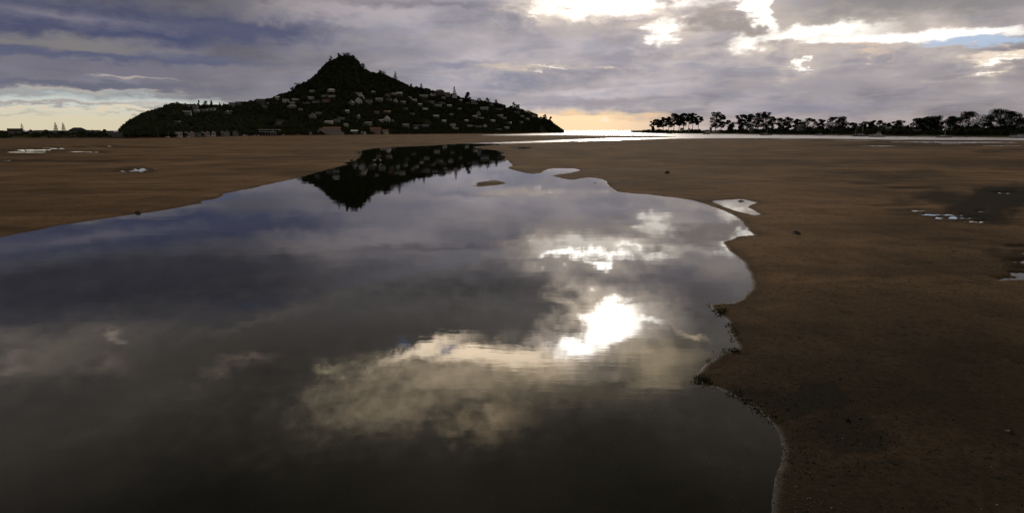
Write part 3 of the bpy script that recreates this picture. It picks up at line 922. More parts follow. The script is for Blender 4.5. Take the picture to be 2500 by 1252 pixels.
WIN_CACHE = {}
def window(parent, x, y, z, w, h):
    """one window: a frame standing proud of the wall and the pane inside it"""
    key = (round(w, 2), round(h, 2))
    if key not in WIN_CACHE:
        fm = MB(); b = min(0.12, w * .12)
        fm.box(-w / 2, w / 2, -.06, .02, h - b, h).box(-w / 2, w / 2, -.06, .02, 0, b).box(-w / 2, -w / 2 + b, -.06, .02, b, h - b).box(w / 2 - b, w / 2, -.06, .02, b, h - b)
        o = fm.build('window', FRAME, parent, (x, y, z))
        pm = MB(); pm.box(-w / 2 + b, w / 2 - b, -.03, .0, b, h - b)
        p = pm.build('pane', GLASS, o)
        WIN_CACHE[key] = (o.data, p.data)
    else:
        a, c = WIN_CACHE[key]
        o = link('window', a, None, parent, (x, y, z))
        link('pane', c, None, o)
    return o

def house(name, label, px, py, wpx, kind, wall, roof, storeys=1, rot=0.0, dist=None, z=None, cat='house', group=None, deck=False, hpx=None, depth=None, wins=None, door=False, clear=True, deep=3.5):
    """px, py: middle of the foot of the front wall in the photo; wpx: width in photo pixels"""
    if dist is None:
        dist, z = on_hill(px, py)
    x, y, _ = at_px(px, dist)
    w = wpx * dist / PXR
    w = max(w, 3.0)
    h = 2.7 * storeys if hpx is None else hpx * dist / PXR
    d = depth or max(5.0, min(9.0, w * 0.7))
    root = thing(name, label, cat, (x, y, z), -math.atan2(x, y) + rot, group)
    if clear:
        pw = wpx / 2 + 1; ph = (h * 1.5) * PXR / dist + 1
        HOUSE_BOXES.append((px - pw, px + pw, py - ph, py + 1.5, dist))
    hw = w / 2
    wm = MB(); rm = MB(); o = 0.45
    base = -deep if kind != 'shore' else -0.6
    wt = h
    if kind in ('gable', 'hip'):
        wm.box(-hw, hw, 0, d, base, h)
        rh = max(1.2, d * 0.30)
        if kind == 'gable':
            wm.add([(-hw, 0, h), (-hw, d, h), (-hw, d / 2, h + rh - .15), (hw, 0, h), (hw, d, h), (hw, d / 2, h + rh - .15)], [(0, 2, 1), (3, 4, 5), (0, 3, 5, 2), (1, 2, 5, 4)])
            rm.prism([(-o, h - .05), (d / 2, h + rh), (d + o, h - .05), (d + o, h + .12), (d / 2, h + rh + .2), (-o, h + .12)], -hw - o, hw + o, 'x')
        else:
            i = min(hw * .6, d * .5)
            rm.add([(-hw - o, -o, h + .02), (hw + o, -o, h + .02), (hw + o, d + o, h + .02), (-hw - o, d + o, h + .02), (-hw + i, d / 2, h + rh), (hw - i, d / 2, h + rh),
                    (-hw - o, -o, h + .18), (hw + o, -o, h + .18), (hw + o, d + o, h + .18), (-hw - o, d + o, h + .18)],
                   [(6, 7, 5, 4), (7, 8, 5), (8, 9, 4, 5), (9, 6, 4), (0, 1, 7, 6), (1, 2, 8, 7), (2, 3, 9, 8), (3, 0, 6, 9), (3, 2, 1, 0)])
    elif kind in ('front', 'double'):
        n = 2 if kind == 'double' else 1
        g = w / n
        wm.box(-hw, hw, 0, d, base, h)
        rh = g * 0.42
        for k in range(n):
            x0 = -hw + k * g; xm = x0 + g / 2
            wm.add([(x0, 0, h), (x0 + g, 0, h), (xm, 0, h + rh - .12), (x0, d, h), (x0 + g, d, h), (xm, d, h + rh - .12)], [(0, 1, 2), (4, 3, 5), (0, 2, 5, 3), (1, 4, 5, 2)])
            ee = o * .6 if n == 1 else .02
            rm.prism([(x0 - ee, h - .03), (xm, h + rh), (x0 + g + ee, h - .03), (x0 + g + ee, h + .15), (xm, h + rh + .22), (x0 - ee, h + .15)], -o, d + o)
        wt = h
    elif kind == 'skillion':
        wm.box(-hw, hw, 0, d, base, h)
        rh = 1.3
        wm.add([(-hw, 0, h), (hw, 0, h), (-hw, d, h), (hw, d, h), (-hw, d, h + rh), (hw, d, h + rh)], [(0, 2, 4), (1, 5, 3), (2, 3, 5, 4), (0, 4, 5, 1)])
        rm.prism([(-o, h - .12), (d + o, h + rh + .1), (d + o, h + rh + .32), (-o, h + .14)], -hw - o, hw + o, 'x')
    else:   # flat
        wm.box(-hw, hw, 0, d, base, h)
        rm.box(-hw - o, hw + o, -o - .3, d + o, h + .02, h + .36)
    wm.build('wall', WALLS[wall], root)
    rm.build('roof', ROOFS[roof], root)
    # window rows
    st = max(1, int(round(h / 2.8)))
    sh = h / st
    n = wins or max(1, min(5, int(w / 3.4)))
    for s in range(st):
        for k in range(n):
            ww = w / n * 0.52
            xx = -hw + w / n * (k + .5)
            if door and s == 0 and k == n - 1:
                MB().box(xx - .5, xx + .5, -.08, .02, 0.0, 2.05).build('door', TIMBER, root)
                continue
            window(root, xx, 0, s * sh + sh * .30, min(ww, 2.6), min(sh * .46, 1.5))
    if deck:
        dm = MB()
        for s in range(st):
            dm.box(-hw - .1, hw + .1, -2.2, -.05, s * sh - .25, s * sh - .05)
            dm.box(-hw - .1, hw + .1, -2.2, -2.12, s * sh + .85, s * sh + .95)
        for k in range(5):
            xx = -hw + w * k / 4
            dm.box(xx - .07, xx + .07, -2.12, -1.98, -3.5, (st - 1) * sh + .85)
        dm.build('deck', TIMBER, root)
    return root

G1 = 'houses on the hillside'
HILL_HOUSES = [
 # px, py, width, kind, wall, roof, storeys, deck, label
 (768, 228, 12, 'gable', 'pale', 'grey', 1, 0, 'small pale gabled house, highest left one under the summit'),
 (814, 226, 17, 'hip', 'white', 'white', 1, 0, 'white hip-roofed house directly below the summit'),
 (797, 238, 13, 'flat', 'pale', 'grey', 1, 0, 'low pale flat-roofed house left of a white one below the summit'),
 (814, 239, 15, 'flat', 'white', 'white', 1, 1, 'white flat-roofed house with deck, below the hip-roofed one under the summit'),
 (764, 244, 14, 'gable', 'white', 'grey', 1, 0, 'white gabled house with grey roof high on the left slope'),
 (776, 253, 18, 'gable', 'grey', 'dark', 1, 0, 'grey gabled house with dark roof left of the red-brown one'),
 (800, 253, 17, 'flat', 'red', 'brown', 2, 0, 'red-brown two-storey house below the summit'),
 (703, 252, 16, 'flat', 'white', 'white', 2, 0, 'white boxy two-storey house on the left shoulder of the hill'),
 (727, 248, 19, 'skillion', 'grey', 'white', 1, 0, 'grey house with pale sloping roof on the left shoulder'),
 (718, 257, 12, 'gable', 'pale', 'grey', 1, 0, 'pale gabled house squeezed below a pale sloping roof'),
 (717, 265, 23, 'hip', 'grey', 'grey', 1, 1, 'wide grey house with deck, lowest of the left shoulder cluster'),
 (659, 256, 11, 'flat', 'white', 'white', 1, 0, 'small white flat house near the left skyline'),
 (683, 247, 9, 'skillion', 'white', 'white', 2, 0, 'narrow white tall house near the left skyline'),
 (651, 265, 13, 'gable', 'grey', 'brown', 1, 0, 'dim grey house with brown roof, left of the shoulder cluster'),
 (752, 256, 15, 'flat', 'dark', 'white', 1, 0, 'dark house with a thin bright flat roof'),
 (876, 232, 21, 'flat', 'white', 'grey', 1, 0, 'long white house with many windows right below the summit'),
 (889, 240, 9, 'front', 'white', 'white', 1, 0, 'bright little white front-gabled house right below the summit'),
 (915, 229, 11, 'skillion', 'pale', 'white', 1, 0, 'pale house alone high on the right slope'),
 (949, 237, 12, 'hip', 'red', 'terracotta', 1, 0, 'red-brown hip-roofed house high on the right slope'),
 (964, 234, 15, 'skillion', 'grey', 'white', 1, 0, 'grey house with bright sloping roof beside the red-brown one'),
 (979, 233, 14, 'gable', 'pale', 'white', 1, 0, 'pale gabled house with bright roof, under the lone pine'),
 (860, 256, 13, 'front', 'pale', 'grey', 1, 0, 'pale front-gabled house, leftmost of the middle row'),
 (879, 255, 17, 'front', 'white', 'white', 2, 0, 'white front-gabled two-storey house in the middle row'),
 (902, 254, 17, 'gable', 'grey', 'dark', 2, 0, 'dim grey gabled house in the middle row'),
 (928, 251, 16, 'gable', 'pale', 'grey', 2, 1, 'pale gabled house with deck in the middle row'),
 (951, 249, 13, 'flat', 'dark', 'dark', 2, 0, 'dark boxy house with lit-looking windows in the middle row'),
 (968, 253, 9, 'front', 'white', 'grey', 2, 0, 'narrow white house with pointed gable in the middle row'),
 (987, 253, 12, 'skillion', 'pale', 'white', 1, 0, 'low pale house at the right end of the middle row'),
 (1003, 241, 7, 'flat', 'white', 'white', 1, 0, 'tiny bright white house left of the long grey one'),
 (1014, 248, 12, 'skillion', 'white', 'white', 1, 0, 'white house with slanting roof below the tiny bright one'),
 (780, 280, 16, 'flat', 'pale', 'white', 1, 0, 'house with bright flat roof alone in the lower left bush'),
 (765, 293, 18, 'front', 'grey', 'grey', 2, 1, 'grey two-storey front-gabled house with deck in the lower left bush'),
 (835, 292, 17, 'flat', 'pale', 'grey', 1, 0, 'low pale house with four windows above the salmon building'),
 (802, 303, 19, 'skillion', 'cream', 'white', 1, 1, 'cream house with deck directly above the salmon building'),
 (822, 299, 14, 'gable', 'grey', 'green', 1, 0, 'grey house with green roof above the salmon building'),
 (876, 292, 7, 'front', 'pale', 'grey', 2, 0, 'narrow pale house standing alone at mid slope'),
 (922, 279, 12, 'gable', 'red', 'terracotta', 1, 0, 'dim red-brown house left of the straw-coloured roof'),
 (946, 277, 17, 'skillion', 'brown', 'yellow', 1, 0, 'brown house with straw-coloured roof at mid slope'),
 (945, 299, 15, 'front', 'white', 'white', 2, 1, 'bright white two-storey house with arched front and deck'),
 (932, 299, 10, 'skillion', 'pale', 'white', 1, 0, 'low pale wing beside the bright white two-storey house'),
 (960, 298, 7, 'front', 'pale', 'grey', 1, 0, 'tiny pale house right of the bright white two-storey one'),
 (899, 306, 18, 'gable', 'pale', 'grey', 1, 0, 'pale house with grey roof above the orange brick one'),
 (993, 268, 10, 'flat', 'grey', 'grey', 1, 0, 'small grey flat-roofed house in the bush at mid slope'),
 (991, 310, 16, 'gable', 'pale', 'grey', 1, 0, 'pale gabled house near the right foot of the hill'),
 (1016, 309, 14, 'flat', 'pale', 'grey', 1, 0, 'pale flat-roofed house above a smaller one near the foot'),
 (1016, 316, 9, 'flat', 'white', 'white', 1, 0, 'small white shed-like house just above the beach'),
 (1059, 238, 15, 'double', 'white', 'white', 2, 0, 'white house with twin gables high on the right ridge'),
 (1037, 239, 21, 'gable', 'grey', 'grey', 1, 0, 'long grey house left of the twin-gabled white one'),
 (1071, 262, 18, 'skillion', 'dark', 'white', 1, 0, 'dark house with bright slanting roof on the right slope'),
 (1054, 252, 14, 'skillion', 'grey', 'grey', 1, 0, 'grey house above the dark one with bright roof'),
 (1080, 255, 18, 'hip', 'grey', 'dark', 1, 1, 'grey hip-roofed house with deck on the right slope'),
 (1065, 288, 13, 'gable', 'pale', 'white', 1, 0, 'lone pale house in the dark middle of the right slope'),
 (1103, 284, 10, 'flat', 'pale', 'dark', 2, 0, 'small square pale house alone on the right slope'),
 (1039, 313, 18, 'flat', 'grey', 'white', 2, 1, 'two-storey grey house with bright roof near the right foot'),
 (1105, 310, 12, 'flat', 'white', 'white', 2, 0, 'upper block of two stepped white houses near the beach'),
 (1112, 316, 15, 'flat', 'white', 'white', 1, 1, 'lower block of two stepped white houses near the beach'),
 (1159, 287, 11, 'skillion', 'white', 'white', 1, 0, 'white lean-to house beside the big white gable'),
 (1169, 283, 11, 'front', 'pale', 'grey', 2, 0, 'tall pale gabled house standing behind a low white one'),
 (1174, 290, 16, 'flat', 'white', 'grey', 1, 1, 'low white house with deck in front of a tall gable'),
 (1183, 271, 20, 'gable', 'blue', 'grey', 2, 0, 'blue-grey two-storey house on the right slope'),
 (1218, 269, 22, 'flat', 'dark', 'white', 1, 1, 'dark house under a long thin white roof'),
 (1244, 263, 16, 'flat', 'pale', 'grey', 1, 0, 'low pale house high towards the right headland'),
 (1262, 266, 14, 'skillion', 'white', 'white', 2, 0, 'white stepped house high towards the right headland'),
 (1262, 278, 15, 'flat', 'grey', 'grey', 2, 1, 'grey two-storey house with flat roof below the stepped white one'),
 (1221, 286, 15, 'gable', 'white', 'grey', 1, 1, 'white gabled house with deck below the long thin roof'),
 (1231, 292, 11, 'gable', 'grey', 'grey', 1, 0, 'grey house tucked under the white gabled one'),
 (1288, 275, 12, 'gable', 'white', 'white', 1, 0, 'white gabled house, highest one towards the right headland'),
 (1288, 293, 9, 'skillion', 'pale', 'white', 1, 0, 'small pale house low towards the right headland'),
 (1302, 287, 11, 'gable', 'grey', 'grey', 1, 0, 'small grey gabled house near the right headland'),
 (1320, 291, 9, 'front', 'white', 'white', 1, 0, 'last white house before the right headland'),
 (1243, 303, 10, 'double', 'pale', 'grey', 1, 0, 'pale house with two small gables low on the right'),
 (1237, 315, 12, 'gable', 'white', 'grey', 1, 0, 'white house just above the beach at the right end'),
 (1219, 318, 13, 'flat', 'grey', 'white', 1, 0, 'low grey house with bright roof just above the beach at the right'),
 (1165, 311, 26, 'flat', 'grey', 'grey', 1, 0, 'long grey flat-roofed building above the beach'),
 (1185, 311, 10, 'front', 'white', 'white', 1, 0, 'white gable at the right end of the long grey building'),
 (1147, 311, 11, 'gable', 'pale', 'grey', 1, 0, 'pale house left of the long grey building above the beach'),
 (1143, 255, 9, 'gable', 'pale', 'grey', 1, 0, 'tiny pale house right of the big round tree'),
 (1162, 255, 10, 'flat', 'white', 'grey', 1, 0, 'tiny white house below the right skyline'),
 (459, 287, 19, 'gable', 'grey', 'grey', 2, 0, 'wide grey house on the left end of the hill'),
 (483, 277, 16, 'skillion', 'blue', 'lilac', 1, 0, 'blue house with pale lilac roof on the left end'),
 (502, 273, 14, 'flat', 'white', 'white', 1, 0, 'left wing of the white modern house on the left end'),
 (520, 276, 18, 'flat', 'white', 'white', 2, 1, 'white modern two-storey house on the left end'),
 (562, 279, 18, 'double', 'pale', 'white', 1, 0, 'pale house with two lit gables right of the white modern one'),
 (1085, 243, 9, 'skillion', 'white', 'white', 1, 0, 'small white sloping-roofed house below the right skyline hip roof'),
 (1098, 262, 11, 'gable', 'pale', 'white', 1, 0, 'small pale gabled house right of the grey hip-roofed one with deck'),
 (1122, 268, 10, 'flat', 'white', 'white', 1, 0, 'small white flat house in the dark bush below the big round tree'),
 (1126, 249, 8, 'skillion', 'pale', 'white', 1, 0, 'tiny pale house just under the big round tree'),
 (1200, 258, 11, 'flat', 'pale', 'white', 1, 0, 'pale house with bright roof above the long thin white roof'),
 (1203, 298, 10, 'gable', 'white', 'white', 1, 0, 'small white gabled house low in the right slope bush'),
 (1139, 298, 9, 'skillion', 'pale', 'white', 1, 0, 'small pale sloping-roofed house above the stepped white blocks'),
 (1272, 300, 9, 'flat', 'white', 'white', 1, 0, 'tiny white flat house low before the headland'),
 (1275, 287, 9, 'skillion', 'pale', 'white', 1, 0, 'tiny pale house between two grey ones near the headland'),
 (1040, 270, 11, 'skillion', 'white', 'white', 1, 0, 'white sloping-roofed house in the dark centre of the right slope'),
 (1028, 259, 9, 'gable', 'pale', 'white', 1, 0, 'small pale gabled house above the white one in the dark centre'),
 (1008, 281, 10, 'flat', 'pale', 'white', 1, 0, 'low pale flat house below the small grey one at mid slope'),
 (1085, 299, 10, 'gable', 'white', 'white', 1, 0, 'white gabled house above the beach left of the stepped blocks'),
 (850, 276, 9, 'skillion', 'pale', 'white', 1, 0, 'small pale house alone in the dark bush under the middle row'),
 (738, 271, 11, 'flat', 'pale', 'white', 1, 0, 'low pale house with bright roof below the left shoulder cluster'),
 (846, 309, 10, 'gable', 'white', 'grey', 1, 0, 'small white gabled house just right above the salmon building'),
 (433, 304, 14, 'flat', 'dark', 'white', 1, 0, 'dark house with bright flat roof low on the left end'),
 (469, 317, 10, 'flat', 'grey', 'grey', 1, 0, 'dim grey shed-like house low on the left end'),
]
SKY_HOUSES = [
 (460, 258, 16, 'flat', 'dark', 'grey', 'dark flat house on the left skyline behind the cypress'),
 (481, 258, 13, 'flat', 'grey', 'grey', 'grey flat house on the left skyline between trees'),
 (572, 252, 15, 'flat', 'grey', 'grey', 'grey flat house on the left skyline right of the cypresses'),
 (588, 251, 12, 'skillion', 'dark', 'grey', 'dark sloping-roofed house on the left skyline'),
 (641, 243, 19, 'flat', 'dark', 'dark', 'large dark box house on the left skyline'),
 (1075, 222, 20, 'hip', 'dark', 'grey', 'dark hip-roofed house on the right skyline'),
 (1094, 226, 13, 'flat', 'grey', 'white', 'low grey house on the skyline left of the mast-like pine'),
 (1111, 229, 11, 'flat', 'white', 'white', 'white house on the skyline under the mast-like pine'),
 (1157, 244, 12, 'flat', 'grey', 'grey', 'grey house on the skyline right of the big round tree'),
 (1264, 255, 9, 'flat', 'pale', 'white', 'small pale house on the skyline towards the right headland'),
]
for (px, py, w, kind, wall, roof, st, dk, lab) in HILL_HOUSES:
    house('house', lab, px, py, w, kind, wall, roof, st, rnd.uniform(-.25, .25), deck=bool(dk), group=G1)
for (px, py, w, kind, wall, roof, lab) in SKY_HOUSES:
    f_, r_, t_ = hill_profile(px)
    dd = float(r_) * 0.97
    zz = CAM_H + (HORIZON - py - 4.5) / PXR * dd
    house('house', lab, px, py, w, kind, wall, roof, 1, rnd.uniform(-.2, .2), dist=dd, z=zz, group=G1, deep=6.0)

# ------------------------------------------------------------------ buildings along the foot of the hill
G2 = 'buildings along the shore at the foot of the hill'
def foot_house(lab, px, w, kind, wall, roof, hpx, name='townhouse', cat='house', z=1.0, back=6.0, wins=None, door=False):
    f_, _, _ = hill_profile(px)
    house(name, lab, px, 0, w, kind, wall, roof, dist=float(f_) - back, z=z, hpx=hpx, cat=cat, group=G2, wins=wins, door=door, clear=False)
foot_house('white square two-storey house, leftmost on the waterfront', 436, 15, 'flat', 'white', 'white', 10, wins=2)
foot_house('tan twin-gabled townhouse next to the white square house', 461, 25, 'double', 'tan', 'brown', 8.5, wins=4)
foot_house('grey flat-fronted townhouse between the twin-gabled ones', 482, 16, 'flat', 'grey', 'dark', 8.5, wins=3)
foot_house('brownish twin-gabled townhouse in the middle of the row', 500, 22, 'double', 'tan', 'dark', 8.5, wins=4)
foot_house('narrow white townhouse right of the brownish twin gables', 521, 9, 'front', 'white', 'grey', 8.5, wins=1)
foot_house('pale twin-gabled townhouse, the right-hand pair of gables', 548, 22, 'double', 'pale', 'grey', 8.0, wins=4)
foot_house('dim grey gabled townhouse at the right end of the row', 573, 14, 'front', 'grey', 'dark', 7.5, wins=2)
foot_house('low house with bright roof right of the salmon building', 865, 16, 'skillion', 'dark', 'white', 5.5, name='house', z=2.2)
foot_house('small white cottage on the beach right of the salmon building', 887, 14, 'double', 'white', 'grey', 4, name='house', z=1.2, wins=3)
foot_house('orange brick two-storey house above the beach', 917, 26, 'gable', 'orange', 'terracotta', 9, name='house', z=2.6, wins=4)
foot_house('white lower house right of the orange brick one', 941, 15, 'gable', 'cream', 'terracotta', 5.5, name='house', z=2.6, wins=3)
foot_house('tiny white cottage in bush left of the salmon building', 758, 7, 'front', 'pale', 'grey', 3.5, name='house', z=1.5)

def motel():
    px = 807; f_, _, _ = hill_profile(px); D = float(f_) - 8
    x, y, _ = at_px(px, D)
    root = thing('apartment_building', 'salmon three-storey building with red roof and balconies at the foot of the hill', 'building', (x, y, 1.0), -math.atan2(x, y))
    s = D / PXR
    for k, (x0, x1, z0, z1) in enumerate([(-32, 32, 0, 5.2), (-31, 26, 5.2, 10.4), (-26, 24, 10.4, 15.0)]):
        MB().box(x0 * s, x1 * s, k * 1.2, 9, z0 * s - (0.6 if k == 0 else -.125), z1 * s - .35).build('storey', WALLS['pink' if k else 'cream'], root)
        b = MB(); b.box(x0 * s - .1, x1 * s + .1, k * 1.2 - 1.5, 9.1, z1 * s - .345, z1 * s + .12); b.build('floor_slab', WALLS['cream'], root)
        n = 11 if k == 0 else 9
        for i in range(n):
            xx = (x0 + (x1 - x0) * (i + .5) / n) * s
            window(root, xx, k * 1.2, z0 * s + .35, (x1 - x0) * s / n * .62, 1.3)
        if k:
            r_ = MB(); r_.box(x0 * s, x1 * s, k * 1.2 - 1.45, k * 1.2 - 1.40, z0 * s + .45, z0 * s + .85); r_.build('balcony_rail', WALLS['pink'], root)
    rm = MB(); x0, x1, h = -18 * s, 25 * s, 15.0 * s
    rm.prism([(1.2, h + .13), (5.5, h + 1.7), (9.8, h + .13), (9.8, h + .3), (5.5, h + 1.95), (1.2, h + .3)], x0, x1, 'x')
    rm.build('roof', ROOFS['red'], root)
    MB().box(-27 * s, -18.3 * s, 1.4, 9.5, h + .13, h + .42).build('roof', ROOFS['red'], root)
motel()

def boat_shed():
    px = 654; f_, _, _ = hill_profile(px); D = float(f_) - 6
    x, y, _ = at_px(px, D); s = D / PXR
    root = thing('boat_shed', 'long open-fronted boat shed with thin bright flat roofs', 'shed', (x, y, 1.0), -math.atan2(x, y))
    MB().box(-22 * s, 20 * s, 6, 6.4, -.6, 9 * s).build('wall', WALLS['dark'], root)
    MB().box(-22 * s, 30 * s, -1.0, 8, 13 * s, 13 * s + .4).build('roof', ROOFS['white'], root)
    MB().box(-20 * s, 19 * s, -3.0, 5.9, 7.5 * s, 7.5 * s + .35).build('roof', ROOFS['white'], root)
    for k in range(7):
        xx = (-19.5 + 38 * k / 6) * s
        MB().box(xx - .14, xx + .14, -2.8, -2.5, -.6, 7.5 * s).build('post', FRAME, root)
    for k in range(4):
        xx = (-20 + 48 * k / 3) * s
        MB().box(xx - .16, xx + .16, -.8, -.5, 7.5 * s + .36, 13 * s).build('post', FRAME, root)
boat_shed()
hill_bush()

# ------------------------------------------------------------------ trees that stand out on the hill
def hill_tree(label, px, ytop, hpx, wpx, seed, leaf=None, name='tree', trunk_h=.25, clumps=14, cards=700, flat=.8, group='trees standing out on the hill'):
    _, r_, _ = hill_profile(px); D = float(r_) * 0.985
    z = float(hill_z(px, D))
    top = CAM_H + (HORIZON - ytop) / PXR * D
    H = max(top - z, hpx * D / PXR)
    return blob_tree(name, label, px, 0, H, wpx / 2 * D / PXR, group, cards, clumps, D, top - H, trunk_h, leaf or LEAF, None, flat, seed)
hill_tree('big round tree alone on the right skyline', 1144, 226, 16, 17, 1, clumps=22, cards=1200)
hill_tree('silvery pale tree on the left skyline', 427, 253, 10, 17, 2, leaf=GREY_LEAF)
hill_tree('dark dense tree right of the silvery one', 443, 249, 14, 14, 3)
hill_tree('narrow dark cypress, leftmost of three on the left skyline', 491, 245, 18, 8, 4, trunk_h=.05, flat=1.3)
hill_tree('ragged dark tree between two cypresses on the left skyline', 508, 247, 15, 12, 5)
hill_tree('broad double cypress, rightmost on the left skyline', 524, 246, 16, 14, 6, trunk_h=.05, flat=1.2)
hill_tree('small pointed tree right of the cypresses', 543, 251, 10, 7, 7, trunk_h=.05, flat=1.2)
hill_tree('tiny pointed tree, last right of the cypresses', 550, 252, 8, 5, 8, trunk_h=.05, flat=1.2)
hill_tree('wispy leaning tree at the left end of the hill', 361, 272, 13, 12, 9, clumps=9, cards=260)
hill_tree('gnarled tree leaning out left of the summit', 818, 141, 14, 14, 10, clumps=10, cards=420)
hill_tree('round tree crowning the left of the summit', 836, 134, 14, 12, 11)
hill_tree('broad tree crowning the summit', 856, 133, 13, 22, 12, cards=900)
hill_tree('open-branched tree on the right edge of the summit', 874, 138, 16, 14, 13, clumps=9, cards=380)
hill_tree('overhanging tree right below the summit', 895, 158, 13, 18, 14, clumps=11, cards=480)
hill_tree('spreading tree at the step of the left slope', 735, 204, 15, 20, 15)
hill_tree('small round tree below the left step', 722, 214, 10, 12, 16)
hill_tree('small round tree on the right slope below the lone pine', 1008, 206, 8, 9, 17)
hill_tree('low spreading trees on the right shoulder', 936, 174, 9, 26, 18, cards=900)
hill_tree('round-topped tree left of the right skyline houses', 1172, 240, 9, 12, 19)
hill_tree('bushy tree on the right skyline past the grey house', 1192, 239, 9, 16, 20)
hill_tree('small bushy tree on the skyline halfway to the headland', 1213, 244, 9, 12, 21)
hill_tree('rounded tree on the skyline above the headland houses', 1253, 250, 10, 10, 22)
hill_tree('dark rounded tree on the headland slope', 1331, 279, 10, 12, 23)
hill_tree('lower dark tree on the headland slope', 1343, 284, 11, 9, 24)
def hill_norfolk(label, px, ytop, hpx, seed, sparse=1.0):
    _, r_, _ = hill_profile(px); D = float(r_) * 0.985
    z = float(hill_z(px, D)); top = CAM_H + (HORIZON - ytop) / PXR * D
    H = max(top - z, hpx * D / PXR)
    norfolk_pine('norfolk_pine', label, px, H, D, top - H, 'tall pines on the hill', seed, sparse)
hill_norfolk('tall slender pine alone on the right slope of the hill', 970, 177, 20, 31)
hill_norfolk('mast-like pine on the right skyline', 1111, 213, 16, 32, .6)
for k, px in enumerate((1030.5, 1032.8)):
    hill_norfolk(('left' if k == 0 else 'right') + ' one of two tiny spires on the right ridge', px, 206, 7, 33 + k, .7)

# ------------------------------------------------------------------ low land on the far left
def strip_land(name, pts, rows, top, mtl):
    """a low bank: pts are (px, distance) of its water side"""
    n = len(pts)
    v = []
    xs = np.array([p[0] for p in pts], float); ds = np.array([p[1] for p in pts], float)
    pxs = np.linspace(xs[0], xs[-1], 160)
    dd = np.interp(pxs, xs, ds)
    for off, z in rows:
        for p, d in zip(pxs, dd):
            j = float(fbm(p * .05, off * .1, 61, 3))
            x, y, _ = at_px(p, d + off + (j * 4 if off > 0 else 0))
            v.append((x, y, z + (0.25 * top * j if z > 0.3 else 0)))
    nc = len(pxs); i = np.arange(len(rows) - 1)[:, None] * nc + np.arange(nc - 1)[None, :]
    f = np.stack([i, i + 1, i + nc + 1, i + nc], -1).reshape(-1, 4)
    me = mesh_np(name, v, f); me.polygons.foreach_set('use_smooth', np.ones(len(f), bool))
    return tag(link(name, me, mtl), kind='structure')

def grass_mat():
    m = bpy.data.materials.new('rough_grass'); m.use_nodes = True
    N = Nodes(m.node_tree); b = m.node_tree.nodes['Principled BSDF']
    P = N.new('ShaderNodeNewGeometry').outputs['Position']; z = N.sep(P)[2]
    a, _ = N.noise(P, 0.12, 5.0, 0.65)
    c = N.mix(N.rng(a, 0.35, 0.65), (0.03, 0.036, 0.014), (0.085, 0.09, 0.036))
    c = N.mix(N.rng(N.m('MULTIPLY_ADD', a, 0.8, z), 1.35, 0.75), c, (0.20, 0.125, 0.078))    # sandy beach at the foot
    N.put(b.inputs['Base Color'], c); b.inputs['Roughness'].default_value = 0.9; b.inputs['Specular IOR Level'].default_value = 0.15
    return m
GRASSM = grass_mat()
LEFT_PTS = [(-420, 400), (-100, 430), (60, 445), (180, 455), (300, 470)]
LEFT_ROWS = [(-14, -0.5), (0, 0.12), (5, .7), (14, 2.2), (30, 3.9), (80, 4.6), (200, 4.6)]
RIGHT_ROWS = [(-14, -0.5), (0, 0.12), (6, 1.0), (16, 2.2), (45, 4.2), (110, 6.2), (260, 6.0)]
strip_land('left_bank', LEFT_PTS, LEFT_ROWS, 1.6, GRASSM)
right_pts = [(1540, 2050), (1560, 1620), (1600, 1420), (1700, 1240), (1780, 1118), (1900, 920), (2000, 818), (2140, 676), (2300, 614), (2500, 572), (2900, 525)]
strip_land('far_shore', right_pts, RIGHT_ROWS, 2.6, GRASSM)
def shore_d(px):
    return float(np.interp(px, [p[0] for p in right_pts], [p[1] for p in right_pts]))
def left_d(px):
    return float(np.interp(px, [p[0] for p in LEFT_PTS], [p[1] for p in LEFT_PTS]))
def rise(rows, off):
    return float(np.interp(off, [r[0] for r in rows], [r[1] for r in rows]))

G3 = 'houses along the left shore'
def left_house(lab, px, w, kind, wall, roof, hpx, back=26, storeys=1, wins=None):
    house('house', lab, px, 0, w, kind, wall, roof, dist=left_d(px) + back, z=rise(LEFT_ROWS, back), hpx=hpx * .8, group=G3, wins=wins, clear=False)
left_house('dark gabled house at the far left edge of the shore', 36, 27, 'gable', 'brown', 'dark', 9)
left_house('small steep-gabled dark house on the left shore', 75, 15, 'front', 'dark', 'dark', 6)
left_house('flat-roofed pale house between bushes on the left shore', 96, 20, 'flat', 'pale', 'grey', 10, wins=5)
left_house('low dark house behind the two tall left pines', 131, 22, 'flat', 'dark', 'dark', 9)
left_house('long low dark house right of the left pines', 190, 40, 'hip', 'dark', 'dark', 9, wins=4)
left_house('dark flat house left of the small round tree', 229, 25, 'flat', 'dark', 'dark', 10)
left_house('low dark house beside the tall one against the hill', 268, 14, 'flat', 'brown', 'grey', 9, back=12)
left_house('two-storey dark house against the left foot of the hill', 291, 32, 'flat', 'dark', 'grey', 14, back=4, wins=4)
norfolk_pine('norfolk_pine', 'thin see-through pine, leftmost of three on the left shore', 55, 24 * 480 / PXR, 480, 3.9, 'pines on the left shore', 41, .45)
norfolk_pine('norfolk_pine', 'broad pine in the middle of three on the left shore', 137, 27 * 490 / PXR, 490, 3.9, 'pines on the left shore', 42)
norfolk_pine('norfolk_pine', 'slender pine, rightmost of three on the left shore', 156, 26 * 492 / PXR, 492, 3.9, 'pines on the left shore', 43, .8)
G4 = 'low trees along the left shore'
def shore_bush(lab, px, ytop, wpx, D, z, seed, group, th=.12, clumps=12, cards=700, leaf=None, name='tree'):
    H = CAM_H + (HORIZON - ytop) / PXR * D - z
    blob_tree(name, lab, px, 0, H, wpx / 2 * D / PXR, group, cards, clumps, D, z, th, leaf or LEAF, .42, .85, seed)
